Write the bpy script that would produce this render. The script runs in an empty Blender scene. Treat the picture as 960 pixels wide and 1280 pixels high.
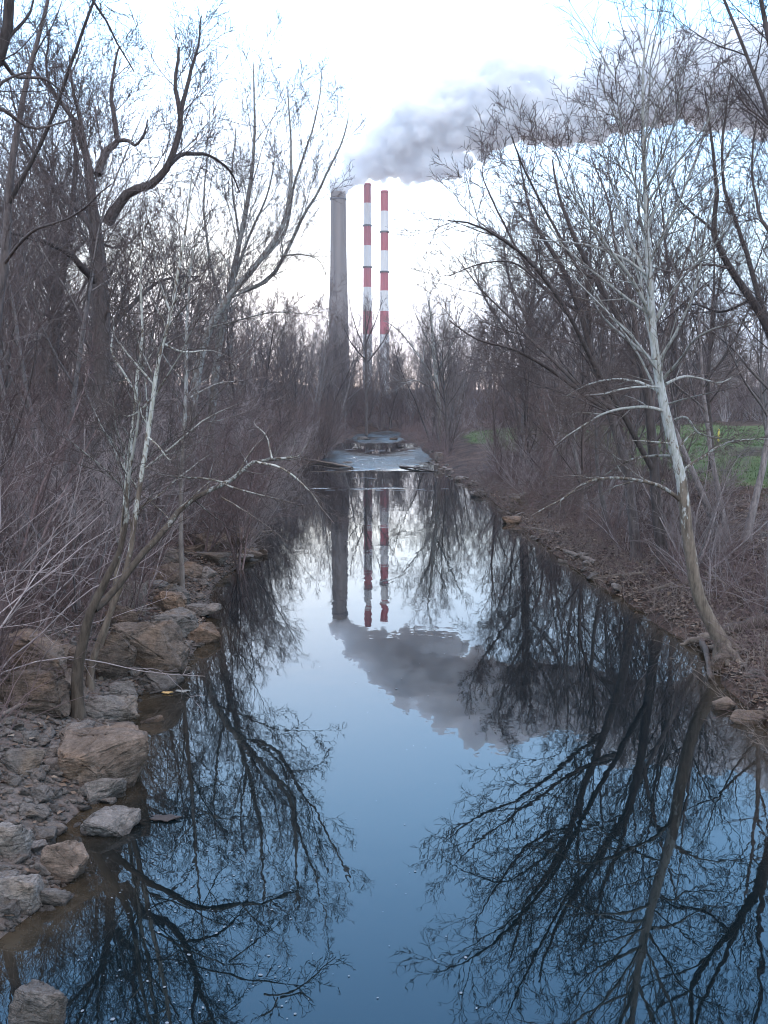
import bpy, bmesh, math, random
import numpy as np
from mathutils import Vector, noise as mnoise

SC = bpy.context.scene
COL = SC.collection
random.seed(7)
RAD = math.radians

# ------------------------------------------------------------------ camera, sky, sun, exposure
F = 1350.0; PITCH = RAD(5.8); H = 5.0            # focal length in photo pixels, downward tilt, eye height over the water
cam_d = bpy.data.cameras.new('camera'); cam = bpy.data.objects.new('camera', cam_d); COL.objects.link(cam)
cam_d.sensor_fit = 'HORIZONTAL'; cam_d.sensor_width = 36.0; cam_d.lens = 36.0 * F / 960.0
cam_d.clip_start = 0.05; cam_d.clip_end = 9000
cam.location = (0, 0, H); cam.rotation_euler = (math.pi / 2 - PITCH, 0, 0)
SC.camera = cam

SUN_EL, SUN_AZ = RAD(4), RAD(-8)                 # the sun is almost down behind the woods, up the creek and a little left
world = bpy.data.worlds.new('World'); SC.world = world; world.use_nodes = True
wn = world.node_tree; bg = wn.nodes['Background']
sky = wn.nodes.new('ShaderNodeTexSky'); sky.sky_type = 'NISHITA'; sky.sun_disc = False
sky.sun_elevation = SUN_EL; sky.sun_rotation = SUN_AZ; sky.ozone_density = 3.0; sky.dust_density = 0.3; sky.air_density = 1.0
gm = wn.nodes.new('ShaderNodeGamma'); gm.inputs[1].default_value = 0.66
tint = wn.nodes.new('ShaderNodeMix'); tint.data_type = 'RGBA'; tint.blend_type = 'MULTIPLY'; tint.inputs[0].default_value = 1.0
geo_ = wn.nodes.new('ShaderNodeTexCoord'); sep_ = wn.nodes.new('ShaderNodeSeparateXYZ'); wn.links.new(geo_.outputs['Generated'], sep_.inputs[0])
trm = wn.nodes.new('ShaderNodeValToRGB'); te = trm.color_ramp.elements                       # air colour by elevation: neutral at the horizon, blue overhead
te[0].position = 0.0; te[0].color = (0.30, 0.37, 0.86, 1); te[1].position = 1.0; te[1].color = (2.7, 1.75, 1.35, 1)
for p_, c_ in ((0.12, (0.47, 0.50, 0.58)), (0.24, (0.54, 0.61, 0.72)), (0.37, (0.66, 0.90, 1.10)), (0.52, (0.66, 1.02, 1.32)), (0.70, (1.9, 1.4, 1.2))):
    e_ = te.new(p_); e_.color = (*c_, 1)
wn.links.new(sep_.outputs[2], trm.inputs[0])
rear = wn.nodes.new('ShaderNodeMapRange'); rear.inputs[1].default_value = .35; rear.inputs[2].default_value = -.35; wn.links.new(sep_.outputs[1], rear.inputs[0])
rose = wn.nodes.new('ShaderNodeMix'); rose.data_type = 'RGBA'; rose.blend_type = 'MULTIPLY'; rose.inputs[7].default_value = (1.62, 1.10, .84, 1)   # rosy afterglow opposite the sunset
wn.links.new(rear.outputs[0], rose.inputs[0]); wn.links.new(trm.outputs[0], rose.inputs[6]); wn.links.new(rose.outputs[2], tint.inputs[7])
wn.links.new(sky.outputs[0], gm.inputs[0]); wn.links.new(gm.outputs[0], tint.inputs[6]); wn.links.new(tint.outputs[2], bg.inputs[0])
bg.inputs[1].default_value = 0.15
sun_d = bpy.data.lights.new('sun', 'SUN'); sun = bpy.data.objects.new('sun', sun_d); COL.objects.link(sun)
sun_d.energy = 0.13; sun_d.angle = RAD(3); sun_d.color = (1.0, 0.96, 0.92)
sd = Vector((math.sin(SUN_AZ) * math.cos(SUN_EL), math.cos(SUN_AZ) * math.cos(SUN_EL), math.sin(SUN_EL)))
sun.rotation_euler = sd.to_track_quat('Z', 'Y').to_euler(); sun.location = sd * 300
vs = SC.view_settings
vs.view_transform = 'Standard'; vs.look = 'None'; vs.gamma = 1.0; vs.use_curve_mapping = False; vs.exposure = 3.78
cy = SC.cycles
cy.max_bounces = 30; cy.diffuse_bounces = 2; cy.glossy_bounces = 3; cy.transmission_bounces = 2; cy.transparent_max_bounces = 8
cy.volume_bounces = 30; cy.sample_clamp_indirect = 6.0; cy.use_adaptive_sampling = True; cy.adaptive_threshold = 0.01; cy.pixel_filter_type = 'BLACKMAN_HARRIS'; cy.filter_width = 1.05
cy.caustics_reflective = False; cy.caustics_refractive = False; cy.volume_step_rate = 2.0; cy.volume_max_steps = 96
try: cy.use_denoising = True; cy.denoiser = 'OPENIMAGEDENOISE'; cy.denoising_prefilter = 'ACCURATE'
except Exception: pass

# ------------------------------------------------------------------ helpers: pixels to rays, creek edges, terrain height
SP, CP = math.sin(PITCH), math.cos(PITCH)
def ray(px, py):
    u, v = (px - 480) / F, (640 - py) / F
    return Vector((u, CP + v * SP, v * CP - SP))
def at(px, py, Y):
    d = ray(px, py); return Vector((0, 0, H)) + d * (Y / d.y)
def G(px, py, z=0.0):
    d = ray(px, py); return Vector((0, 0, H)) + d * ((z - H) / d.z)

LEFT_PX = [(-60, 1225), (40, 1150), (92, 1112), (60, 1062), (112, 1012), (160, 975), (172, 905), (180, 866), (232, 838), (262, 792), (262, 735),
           (315, 699), (322, 683), (300, 655), (318, 630), (330, 612), (345, 596), (394, 580), (418, 562), (440, 552)]
RIGHT_PX = [(1130, 1240), (1060, 1100), (1000, 985), (958, 915), (905, 858), (872, 808), (795, 762), (722, 714), (668, 674), (622, 630), (572, 601),
            (545, 582), (524, 562), (502, 552)]
Lw = sorted((G(*p).y, G(*p).x) for p in LEFT_PX); Rw = sorted((G(*p).y, G(*p).x) for p in RIGHT_PX)
LY, LX = np.array([a for a, b in Lw]), np.array([b for a, b in Lw]); RY, RX = np.array([a for a, b in Rw]), np.array([b for a, b in Rw])
LY = np.concatenate([[-80, 4], LY, [152, 165, 172]]); LX = np.concatenate([[-7.5, -6.2], LX, [LX[-1] + .3, -2, .6]])
RY = np.concatenate([[-80, 4], RY, [152, 165, 172]]); RX = np.concatenate([[8.5, 6.5], RX, [RX[-1], 2.6, .6]])
def edges(y): return np.interp(y, LY, LX), np.interp(y, RY, RX)

def vnoise(x, y, s, seed=0):                     # smooth value noise, vectorised
    x = np.asarray(x, float) * s + seed * 17.3; y = np.asarray(y, float) * s + seed * 9.1
    xi, yi = np.floor(x), np.floor(y); fx, fy = x - xi, y - yi
    fx = fx * fx * (3 - 2 * fx); fy = fy * fy * (3 - 2 * fy)
    def h(a, b):
        v = np.sin(a * 127.1 + b * 311.7 + seed * 74.7) * 43758.5453; return (v - np.floor(v)) * 2 - 1
    return (h(xi, yi) * (1 - fx) + h(xi + 1, yi) * fx) * (1 - fy) + (h(xi, yi + 1) * (1 - fx) + h(xi + 1, yi + 1) * fx) * fy

def water_z(y):
    y = np.asarray(y, float)
    return 0.22 * np.clip((y - 79) / 6, 0, 1) + 0.25 * np.clip((y - 112) / 8, 0, 1)
def height(x, y):
    x = np.asarray(x, float); y = np.asarray(y, float)
    l, r = edges(y); w = water_z(y)
    ex = vnoise(x, y, .9, 1) * .35 * np.clip((y - 5) / 20, .3, 1)
    dl = l - x + ex * .5; dr = x - r + ex * .5
    zl = np.interp(dl, [-3, -1, 0, .25, 1.2, 3.5, 8, 16, 40], [-1.3, -.6, -.04, .10, .35, 1.15, 2.4, 3.2, 3.8])
    zr = np.interp(dr, [-3, -1, 0, .25, 1.2, 3.5, 7, 14, 60], [-1.3, -.6, -.04, .16, .40, .85, 1.45, 1.9, 2.3])
    z = np.where(dl > dr, zl, zr)
    land = np.clip(z, 0, 1.5)
    z = z + land * (.22 * vnoise(x, y, .35, 2) + .10 * vnoise(x, y, 1.1, 3) + .05 * vnoise(x, y, 3.1, 4))
    z = z + .04 * vnoise(x, y, 4.0, 5) * np.clip(z, 0, 1)
    z = z + np.clip((y - 176) / 70, 0, 1) * 4.2 + np.clip((y - 250) / 700, 0, 1) * 8 + np.clip((y - 176) / 30, 0, 1) * (1.3 * vnoise(x, y, .045, 21) + .6 * vnoise(x, y, .13, 22))
    return z + w
def hz(x, y): return float(height(x, y))
def hit(px, py, lo=4.0, hi=220.0):               # where a photo ray meets the ground or the water
    d = ray(px, py); o = Vector((0, 0, H)); t = lo
    while t < hi:
        p = o + d * t
        if p.z < max(hz(p.x, p.y), float(water_z(p.y))): return p
        t += .05 + t * .002
    return o + d * t

# ------------------------------------------------------------------ helpers: meshes, objects, tags
def mesh_np(name, V, faces_list, mats=(), smooth=True, attrs=None, midx=None):
    """V [n,3]; faces_list: list of int arrays [m,k]"""
    me = bpy.data.meshes.new(name)
    V = np.ascontiguousarray(V, dtype=np.float32); me.vertices.add(len(V)); me.vertices.foreach_set('co', V.ravel())
    loops = np.concatenate([f.ravel() for f in faces_list]).astype(np.int32)
    tot = np.concatenate([np.full(len(f), f.shape[1]) for f in faces_list]).astype(np.int32)
    me.loops.add(len(loops)); me.loops.foreach_set('vertex_index', loops)
    me.polygons.add(len(tot)); st = np.concatenate([[0], np.cumsum(tot)[:-1]]).astype(np.int32)
    me.polygons.foreach_set('loop_start', st); me.polygons.foreach_set('loop_total', tot)
    if smooth: me.polygons.foreach_set('use_smooth', np.ones(len(tot), dtype=bool))
    if midx is not None: me.polygons.foreach_set('material_index', np.asarray(midx, dtype=np.int32))
    me.update(calc_edges=True)
    for k, v in (attrs or {}).items():
        a = me.attributes.new(k, 'FLOAT', 'POINT'); a.data.foreach_set('value', np.asarray(v, dtype=np.float32))
    for m in mats: me.materials.append(m)
    return me
def tag(o, label=None, cat=None, group=None, kind=None):
    if label: o['label'] = label
    if cat: o['category'] = cat
    if group: o['group'] = group
    if kind: o['kind'] = kind
    return o
def link(name, me, parent=None, loc=(0, 0, 0)):
    o = bpy.data.objects.new(name, me); COL.objects.link(o); o.location = loc
    if parent: o.parent = parent
    return o
def empty(name, loc=(0, 0, 0), rz=0.0):
    o = bpy.data.objects.new(name, None); COL.objects.link(o); o.location = loc; o.rotation_euler = (0, 0, rz); o.empty_display_size = .2
    return o
def copy_thing(src, loc, rz, sc, label, group):
    r = src.copy(); COL.objects.link(r); r.location = loc; r.rotation_euler = (0, 0, rz); r.scale = sc if hasattr(sc, '__len__') else (sc,) * 3
    r['label'] = label
    if group: r['group'] = group
    for ch in list(src.children):
        c = ch.copy(); COL.objects.link(c); c.parent = r
        for g in list(ch.children):
            d = g.copy(); COL.objects.link(d); d.parent = c
    return r

# ------------------------------------------------------------------ materials
def new_mat(name, rough=.9, spec=.25):
    m = bpy.data.materials.new(name); m.use_nodes = True; n = m.node_tree
    b = n.nodes['Principled BSDF']; b.inputs['Roughness'].default_value = rough; b.inputs['Specular IOR Level'].default_value = spec
    return m, n, b
def N(n, t, **kw):
    x = n.nodes.new(t)
    for k, v in kw.items(): setattr(x, k, v)
    return x
def noise_n(n, scale, detail=4, rough=.6, vec=None, dist=0):
    x = n.nodes.new('ShaderNodeTexNoise'); x.inputs['Scale'].default_value = scale; x.inputs['Detail'].default_value = detail
    x.inputs['Roughness'].default_value = rough; x.inputs['Distortion'].default_value = dist
    if vec: n.links.new(vec, x.inputs['Vector'])
    return x.outputs['Fac']
def ramp(n, fac, stops):
    x = n.nodes.new('ShaderNodeValToRGB'); e = x.color_ramp.elements
    while len(e) < len(stops): e.new(.5)
    for i, (p, c) in enumerate(stops): e[i].position = p; e[i].color = (*c, 1) if len(c) == 3 else c
    n.links.new(fac, x.inputs[0]); return x.outputs[0]
def mix(n, fac, a, b, mode='MIX'):
    x = n.nodes.new('ShaderNodeMix'); x.data_type = 'RGBA'; x.blend_type = mode
    for s, v in ((0, fac), (6, a), (7, b)):
        if hasattr(v, 'links') or isinstance(v, bpy.types.NodeSocket): n.links.new(v, x.inputs[s])
        elif s == 0: x.inputs[0].default_value = v
        else: x.inputs[s].default_value = (*v, 1)
    return x.outputs[2]
def mathn(n, op, a, b=None, clamp=False):
    x = n.nodes.new('ShaderNodeMath'); x.operation = op; x.use_clamp = clamp
    for i, v in enumerate((a, b)):
        if v is None: continue
        if isinstance(v, bpy.types.NodeSocket): n.links.new(v, x.inputs[i])
        else: x.inputs[i].default_value = v
    return x.outputs[0]
def maprange(n, v, a, b, c=0, d=1):
    x = n.nodes.new('ShaderNodeMapRange'); n.links.new(v, x.inputs[0])
    for i, q in enumerate((a, b, c, d)): x.inputs[i + 1].default_value = q
    return x.outputs[0]
def bump(n, b, h, strength=.4, dist=.05):
    x = n.nodes.new('ShaderNodeBump'); x.inputs['Strength'].default_value = strength; x.inputs['Distance'].default_value = dist
    n.links.new(h, x.inputs['Height']); n.links.new(x.outputs[0], b.inputs['Normal'])
def coord(n, out='Object'):
    return n.nodes.new('ShaderNodeTexCoord').outputs[out]

def bark_mat(name, dark, mid, twig, white=None, wpatch=.5, base_h=2.0):
    m, n, b = new_mat(name, .85, .25)
    v = coord(n); mp = N(n, 'ShaderNodeMapping'); mp.inputs['Scale'].default_value = (1, 1, .22); n.links.new(v, mp.inputs[0])
    f1 = noise_n(n, 14, 5, .7, mp.outputs[0])
    c = ramp(n, f1, [(.35, dark), (.62, mid)])
    att = N(n, 'ShaderNodeAttribute', attribute_name='rad'); r = att.outputs['Fac']
    if white:
        mp2 = N(n, 'ShaderNodeMapping'); mp2.inputs['Scale'].default_value = (1, 1, .45); n.links.new(v, mp2.inputs[0]); f2 = noise_n(n, 8, 7, .68, mp2.outputs[0], .5); f3 = noise_n(n, 26, 3, .6, mp.outputs[0])
        wc = ramp(n, f3, [(.35, (white[0] * .62, white[1] * .62, white[2] * .55)), (.6, white)])
        sep = N(n, 'ShaderNodeSeparateXYZ'); n.links.new(v, sep.inputs[0])
        hgt = maprange(n, sep.outputs[2], base_h * .3, base_h * 1.9, 0, .36)           # brown scaly base, pale smooth bark higher up
        s = mathn(n, 'ADD', f2, hgt); msk = ramp(n, s, [(.98 - wpatch * .5, (0, 0, 0)), (1.03 - wpatch * .5, (1, 1, 1))])
        c = mix(n, msk, c, wc)
    inf = N(n, 'ShaderNodeObjectInfo')
    tw = maprange(n, r, .004 if not white else .006, .016 if not white else .012, 1, 0)
    c = mix(n, tw, c, twig)
    var = maprange(n, inf.outputs['Random'], 0, 1, .62, 1.4)
    hs = N(n, 'ShaderNodeHueSaturation'); n.links.new(var, hs.inputs['Value']); n.links.new(c, hs.inputs['Color'])
    n.links.new(hs.outputs[0], b.inputs['Base Color'])
    bump(n, b, f1, .6, .03)
    return m
M_DARK = bark_mat('bark_dark_brown', (.060, .048, .045), (.13, .105, .098), (.11, .084, .08))
M_GREY = bark_mat('bark_grey', (.10, .086, .082), (.24, .205, .195), (.14, .105, .10))
M_SYC = bark_mat('bark_sycamore', (.085, .065, .05), (.20, .155, .12), (.12, .09, .08), white=(.44, .43, .41), wpatch=.50, base_h=2.5)
M_SYCT = bark_mat('bark_sycamore_far', (.11, .09, .08), (.24, .20, .175), (.14, .105, .1), white=(.36, .35, .34), wpatch=.34, base_h=2.8)
M_LEAN = bark_mat('bark_mottled_lean', (.075, .055, .042), (.17, .13, .10), (.13, .10, .09), white=(.50, .48, .44), wpatch=.38, base_h=2.1)
M_RBRN = bark_mat('bark_reddish_brown', (.075, .054, .049), (.165, .122, .11), (.13, .093, .084))
M_LOGT = bark_mat('drift_twigs', (.12, .095, .08), (.26, .21, .18), (.2, .16, .14))
M_BRUSH = bark_mat('brush_reddish', (.085, .060, .056), (.20, .14, .132), (.15, .103, .098))
M_BRUSHG = bark_mat('brush_grey', (.16, .135, .13), (.36, .31, .30), (.27, .22, .21))

def rock_mat(name, a, bcol, stain, s=1.0):
    m, n, b = new_mat(name, .88, .3)
    v = coord(n); inf = N(n, 'ShaderNodeObjectInfo')
    add = N(n, 'ShaderNodeVectorMath', operation='ADD'); n.links.new(v, add.inputs[0]); sc = N(n, 'ShaderNodeVectorMath', operation='SCALE')
    cb = N(n, 'ShaderNodeCombineXYZ'); n.links.new(inf.outputs['Random'], cb.inputs[0]); n.links.new(inf.outputs['Random'], cb.inputs[2])
    n.links.new(cb.outputs[0], sc.inputs[0]); sc.inputs['Scale'].default_value = 37; n.links.new(sc.outputs[0], add.inputs[1])
    q = add.outputs[0]
    f1 = noise_n(n, 2.2 * s, 6, .65, q, .5); f2 = noise_n(n, 9 * s, 6, .7, q); f3 = noise_n(n, 1.3 * s, 3, .5, q, 1.0)
    mp = N(n, 'ShaderNodeMapping'); mp.inputs['Scale'].default_value = (1, 1, 6); n.links.new(q, mp.inputs[0]); f4 = noise_n(n, 3 * s, 4, .6, mp.outputs[0])
    c = ramp(n, f1, [(.32, a), (.68, bcol)])
    c = mix(n, ramp(n, f3, [(.5, (0, 0, 0)), (.66, (.8, .8, .8))]), c, stain)
    c = mix(n, .75, c, ramp(n, f2, [(.32, (.38, .37, .36)), (.62, (1.1, 1.1, 1.1))]), 'MULTIPLY'); c = mix(n, .5, c, ramp(n, noise_n(n, 34 * s, 4, .7, q), [(.35, (.5, .5, .5)), (.65, (1.25, 1.25, 1.25))]), 'MULTIPLY')
    geo = N(n, 'ShaderNodeNewGeometry'); sp = N(n, 'ShaderNodeSeparateXYZ'); n.links.new(geo.outputs['Position'], sp.inputs[0])
    wet = maprange(n, sp.outputs[2], .0, .10, .38, 1); cw = N(n, 'ShaderNodeCombineColor')                 # wet dark line at the water
    for i in range(3): n.links.new(wet, cw.inputs[i])
    c = mix(n, 1.0, c, cw.outputs[0], 'MULTIPLY')
    var = maprange(n, inf.outputs['Random'], 0, 1, .7, 1.2); hs = N(n, 'ShaderNodeHueSaturation'); n.links.new(var, hs.inputs['Value']); n.links.new(c, hs.inputs['Color'])
    n.links.new(hs.outputs[0], b.inputs['Base Color'])
    f5 = noise_n(n, 38 * s, 5, .75, q); hh = mathn(n, 'ADD', mathn(n, 'ADD', mathn(n, 'MULTIPLY', f2, .7), f4), mathn(n, 'MULTIPLY', f5, .35)); bump(n, b, hh, 1.0, .075 / s)
    return m
M_ROCKB = rock_mat('rock_sandstone', (.14, .10, .076), (.29, .215, .17), (.31, .20, .135))
M_ROCKG = rock_mat('rock_grey', (.16, .135, .12), (.31, .265, .235), (.25, .18, .13))
M_ROCKP = rock_mat('rock_pale', (.19, .165, .15), (.35, .30, .27), (.26, .20, .155))
M_ROCKS = rock_mat('rock_small', (.15, .125, .11), (.34, .29, .26), (.25, .18, .14), 3.0)

# ground: leaf litter, mud near the water, grass on the flat of the right bank
def ground_mat():
    m, n, b = new_mat('leaf_litter_ground', .95, .15)
    geo = N(n, 'ShaderNodeNewGeometry'); p = geo.outputs['Position']
    f1 = noise_n(n, .8, 6, .65, p); f2 = noise_n(n, 9, 5, .7, p); vo = N(n, 'ShaderNodeTexVoronoi'); vo.inputs['Scale'].default_value = 12; n.links.new(p, vo.inputs['Vector'])
    c = ramp(n, f1, [(.3, (.032, .023, .020)), (.5, (.075, .052, .043)), (.72, (.15, .106, .086))])
    c = mix(n, .6, c, ramp(n, vo.outputs['Color'], [(.1, (.45, .42, .40)), (.9, (1.5, 1.3, 1.2))]), 'MULTIPLY')
    c = mix(n, .5, c, ramp(n, f2, [(.3, (.4, .4, .4)), (.7, (1.3, 1.3, 1.3))]), 'MULTIPLY')
    a = N(n, 'ShaderNodeAttribute', attribute_name='grass')
    g = ramp(n, noise_n(n, 1.4, 6, .7, p), [(.3, (.055, .078, .030)), (.5, (.085, .118, .042)), (.75, (.14, .13, .07))])
    gm_ = ramp(n, mathn(n, 'ADD', a.outputs['Fac'], mathn(n, 'MULTIPLY', mathn(n, 'SUBTRACT', f2, .5), .8)), [(.42, (0, 0, 0)), (.6, (1, 1, 1))])
    c = mix(n, gm_, c, g)
    r = N(n, 'ShaderNodeAttribute', attribute_name='rubble')
    c = mix(n, mathn(n, 'MULTIPLY', r.outputs['Fac'], .8), c, ramp(n, f2, [(.3, (.10, .085, .075)), (.7, (.25, .21, .19))]))
    n.links.new(c, b.inputs['Base Color']); bump(n, b, mathn(n, 'ADD', f2, vo.outputs['Distance']), .7, .08)
    return m
M_GROUND = ground_mat()

def water_mat():
    m, n, b = new_mat('creek_water', .02, .5)
    geo = N(n, 'ShaderNodeNewGeometry'); p = geo.outputs['Position']
    b.inputs['IOR'].default_value = 1.36
    sh = N(n, 'ShaderNodeAttribute', attribute_name='shallow'); rf = N(n, 'ShaderNodeAttribute', attribute_name='riffle')
    bed = ramp(n, noise_n(n, 3, 5, .7, p), [(.35, (.022, .016, .010)), (.65, (.060, .045, .030))])
    c = mix(n, sh.outputs['Fac'], (.003, .0065, .008), bed)
    n.links.new(c, b.inputs['Base Color'])
    rr = mathn(n, 'ADD', mathn(n, 'MULTIPLY', rf.outputs['Fac'], .24), .012); n.links.new(rr, b.inputs['Roughness'])
    mp = N(n, 'ShaderNodeMapping'); mp.inputs['Scale'].default_value = (1, .6, 1); n.links.new(p, mp.inputs[0])
    patch = maprange(n, noise_n(n, .35, 2, .5, p), .48, .68, .0009, .0030); calm = mathn(n, 'MULTIPLY', noise_n(n, 2.2, 3, .5, mp.outputs[0]), patch)
    mp2 = N(n, 'ShaderNodeMapping'); mp2.inputs['Scale'].default_value = (1.2, .35, 1); n.links.new(p, mp2.inputs[0])
    rough = mathn(n, 'MULTIPLY', mathn(n, 'MULTIPLY', noise_n(n, 3.2, 4, .6, mp2.outputs[0]), rf.outputs['Fac']), .34)
    bump(n, b, mathn(n, 'ADD', calm, rough), 1.0, 1.0)
    return m
M_WATER = water_mat()
def plain(name, col, rough=.8, var=.25, sc=6, metal=0, streak=False):
    m, n, b = new_mat(name, rough, .3); v = coord(n)
    if streak: mp = N(n, 'ShaderNodeMapping'); mp.inputs['Scale'].default_value = (3, 3, .12); n.links.new(v, mp.inputs[0]); v = mp.outputs[0]
    c = ramp(n, noise_n(n, sc, 5, .65, v), [(.3, tuple(x * (1 - var) for x in col)), (.7, tuple(min(1, x * (1 + var)) for x in col))])
    n.links.new(c, b.inputs['Base Color']); b.inputs['Metallic'].default_value = metal; return m

# ------------------------------------------------------------------ the setting: ground sheet and water
def build_ground():
    ys = [-60.0]
    while ys[-1] < 1300:
        y = ys[-1]; d = abs(y - 12) if y < 12 else y - 12
        ys.append(y + (.22 + max(0, d) * .018 if y > 5 else max(.5, (6 - y) * .12)))
    ys = np.array(ys); t = np.linspace(-1, 1, 241)
    off = np.sinh(t * 6.2) / np.sinh(6.2)
    l, r = edges(ys); cx = (l + r) / 2; hw = (r - l) / 2
    X = np.empty((len(ys), len(t))); far = 60 + np.clip(ys, 0, 1300) * .6
    for i in range(len(ys)):                      # dense at both banks
        k = np.sign(t) * (np.abs(t) ** 1.0)
        inner = np.abs(t) < .35
        x_in = cx[i] + t / .35 * max(hw[i], .6)
        s = (np.abs(t) - .35) / .65
        x_out = cx[i] + np.sign(t) * (max(hw[i], .6) + (np.expm1(s * 5.5) / math.expm1(5.5)) * far[i])
        X[i] = np.where(inner, x_in, x_out)
    Y = np.repeat(ys[:, None], len(t), 1); Z = height(X, Y)
    n, m = X.shape; idx = np.arange(n * m).reshape(n, m)
    q = np.stack([idx[:-1, :-1], idx[:-1, 1:], idx[1:, 1:], idx[1:, :-1]], -1).reshape(-1, 4)
    lx, rx = edges(Y)
    dr = X - rx
    lo = np.interp(Y, [30, 45, 80, 100, 118], [9, 6.5, 4, 3, 3]); hi = np.interp(Y, [30, 60, 110], [40, 55, 60])
    gr = np.clip((dr - lo) / 2.5, 0, 1) * np.clip((hi - dr) / 8, 0, 1) * np.clip((Y - 36) / 8, 0, 1) * np.clip((125 - Y) / 10, 0, 1)
    gr = gr * (.75 + .35 * vnoise(X, Y, .25, 8))
    ru = np.clip(1 - np.abs(lx - X - .8) / 2.6, 0, 1) * np.clip((24 - Y) / 6, 0, 1) * (X < lx + .3)
    ru = np.maximum(ru, np.clip(1 - np.abs(lx - X - .3) / 1.0, 0, 1) * (Y < 45) * .6)
    me = mesh_np('ground', np.stack([X, Y, Z], -1).reshape(-1, 3), [q], [M_GROUND], attrs={'grass': gr.ravel(), 'rubble': ru.ravel()})
    tag(link('ground', me), kind='structure')
build_ground()
def build_water():
    ys = np.concatenate([np.arange(-60, 5, 3.0), np.arange(5, 60, .25), np.arange(60, 78, .3), np.arange(78, 174, .18)])
    t = np.linspace(-1, 1, 97); l, r = edges(ys)
    cx = (l + r) / 2; hw = np.maximum((r - l) / 2, .3) + .9
    X = cx[:, None] + t[None] * hw[:, None]; Y = np.repeat(ys[:, None], len(t), 1)
    Z = np.repeat(water_z(ys)[:, None], len(t), 1)
    lx0, rx0 = edges(Y); xm = (X - (lx0 + rx0) / 2) / np.maximum((rx0 - lx0) / 2, .5)
    wy = Y - 3.0 * vnoise(X, Y * .3, .55, 31) - 1.6 * vnoise(X, Y * .5, 1.7, 32) - 13 * xm ** 2
    rif = np.clip((wy - 77) / 4, 0, 1) * np.clip((103 - wy) / 8, 0, 1) + np.clip((wy - 118) / 5, 0, 1)
    rif = rif * np.clip(.85 + .5 * vnoise(X, Y * .35, .6, 33), .5, 1)
    rif = rif * (.65 + .35 * vnoise(X, Y, .5, 9))
    Z = Z + rif * (.022 * vnoise(X * 1.0, Y * .8, 1.2, 11) + .022 * vnoise(X, Y, 2.9, 12) + .018 * vnoise(X, Y, 6.1, 13))
    rif = rif + .22 * np.clip(.5 + vnoise(X, Y, .9, 41), 0, 1) * np.exp(-((Y - 62.5 - .9 * vnoise(X, Y * 0, .5, 42)) / .4) ** 2) * np.clip((X + 4.5) * 2, 0, 1) * np.clip((1.5 - X) * 2, 0, 1)
    lx, rx = edges(Y); d = np.minimum(X - lx, rx - X)
    sh = np.clip(1 - d / np.where(Y < 24, 1.1, .6), 0, 1) ** 1.5
    n, m = X.shape; idx = np.arange(n * m).reshape(n, m)
    q = np.stack([idx[:-1, :-1], idx[:-1, 1:], idx[1:, 1:], idx[1:, :-1]], -1).reshape(-1, 4)
    me = mesh_np('water', np.stack([X, Y, Z], -1).reshape(-1, 3), [q], [M_WATER], attrs={'shallow': sh.ravel(), 'riffle': rif.ravel()})
    tag(link('water', me), kind='structure')
build_water()

# ------------------------------------------------------------------ tree engine: levels of branches grown together as arrays
class R_:
    def __init__(s, seed): s.g = np.random.default_rng(seed)
def nrm(v): return v / np.maximum(np.linalg.norm(v, axis=-1, keepdims=True), 1e-9)
def grow(P, D, L, R, K, wob, trop, g, tip=.22):
    n = len(P); pts = [P]; d = nrm(D); up = np.array([0, 0, 1.0])
    bend = g.normal(0, wob * .5, (n, 3))
    for k in range(K):
        d = nrm(d + g.normal(0, wob, (n, 3)) + bend * (.6 if k < K / 2 else -.6) + up * (trop * (.4 + k / K)) )
        pts.append(pts[-1] + d * (L / K)[:, None])
    nodes = np.stack(pts, 1); s = np.linspace(0, 1, K + 1)[None]
    return nodes, R[:, None] * (1 - (1 - tip) * s)
def spawn(nodes, rad, n_per, t0, t1, ang, ratio, slim, g, keep=1.0, shape=.55, lmin=0, sp=.1, rel=.7):
    n, k1, _ = nodes.shape; K = k1 - 1
    L = np.linalg.norm(np.diff(nodes, axis=1), axis=2).sum(1)
    i = np.repeat(np.arange(n), n_per); j = np.tile(np.arange(n_per), n)
    t = t0 + (t1 - t0) * (j + g.random(len(j))) / n_per
    m = g.random(len(i)) < keep * np.clip(L[i] / (n_per * sp), 0.12, 1); i, j, t = i[m], j[m], t[m]
    f = np.clip(t * K, 0, K - 1e-4); a = f.astype(int); fr = (f - a)[:, None]
    p = nodes[i, a] * (1 - fr) + nodes[i, a + 1] * fr
    rp = rad[i, a] * (1 - fr[:, 0]) + rad[i, a + 1] * fr[:, 0]
    T = nrm(nodes[i, a + 1] - nodes[i, a])
    ref = np.where(np.abs(T[:, 2:3]) > .9, np.array([[1.0, 0, 0]]), np.array([[0, 0, 1.0]]))
    u = nrm(np.cross(T, ref)); v = np.cross(T, u)
    az = j * 2.4 + g.random(len(j)) * 1.6 + (i * 1.7)
    th = g.uniform(ang[0], ang[1], len(j))
    side = u * np.cos(az)[:, None] + v * np.sin(az)[:, None]
    D = T * np.cos(th)[:, None] + side * np.sin(th)[:, None]
    ln = L[i] * ratio * (1 - shape * t) * g.uniform(.55, 1.25, len(j)); ln = np.maximum(ln, lmin)
    r = np.minimum(rp * rel, ln * slim)
    return p, D, ln, r
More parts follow.
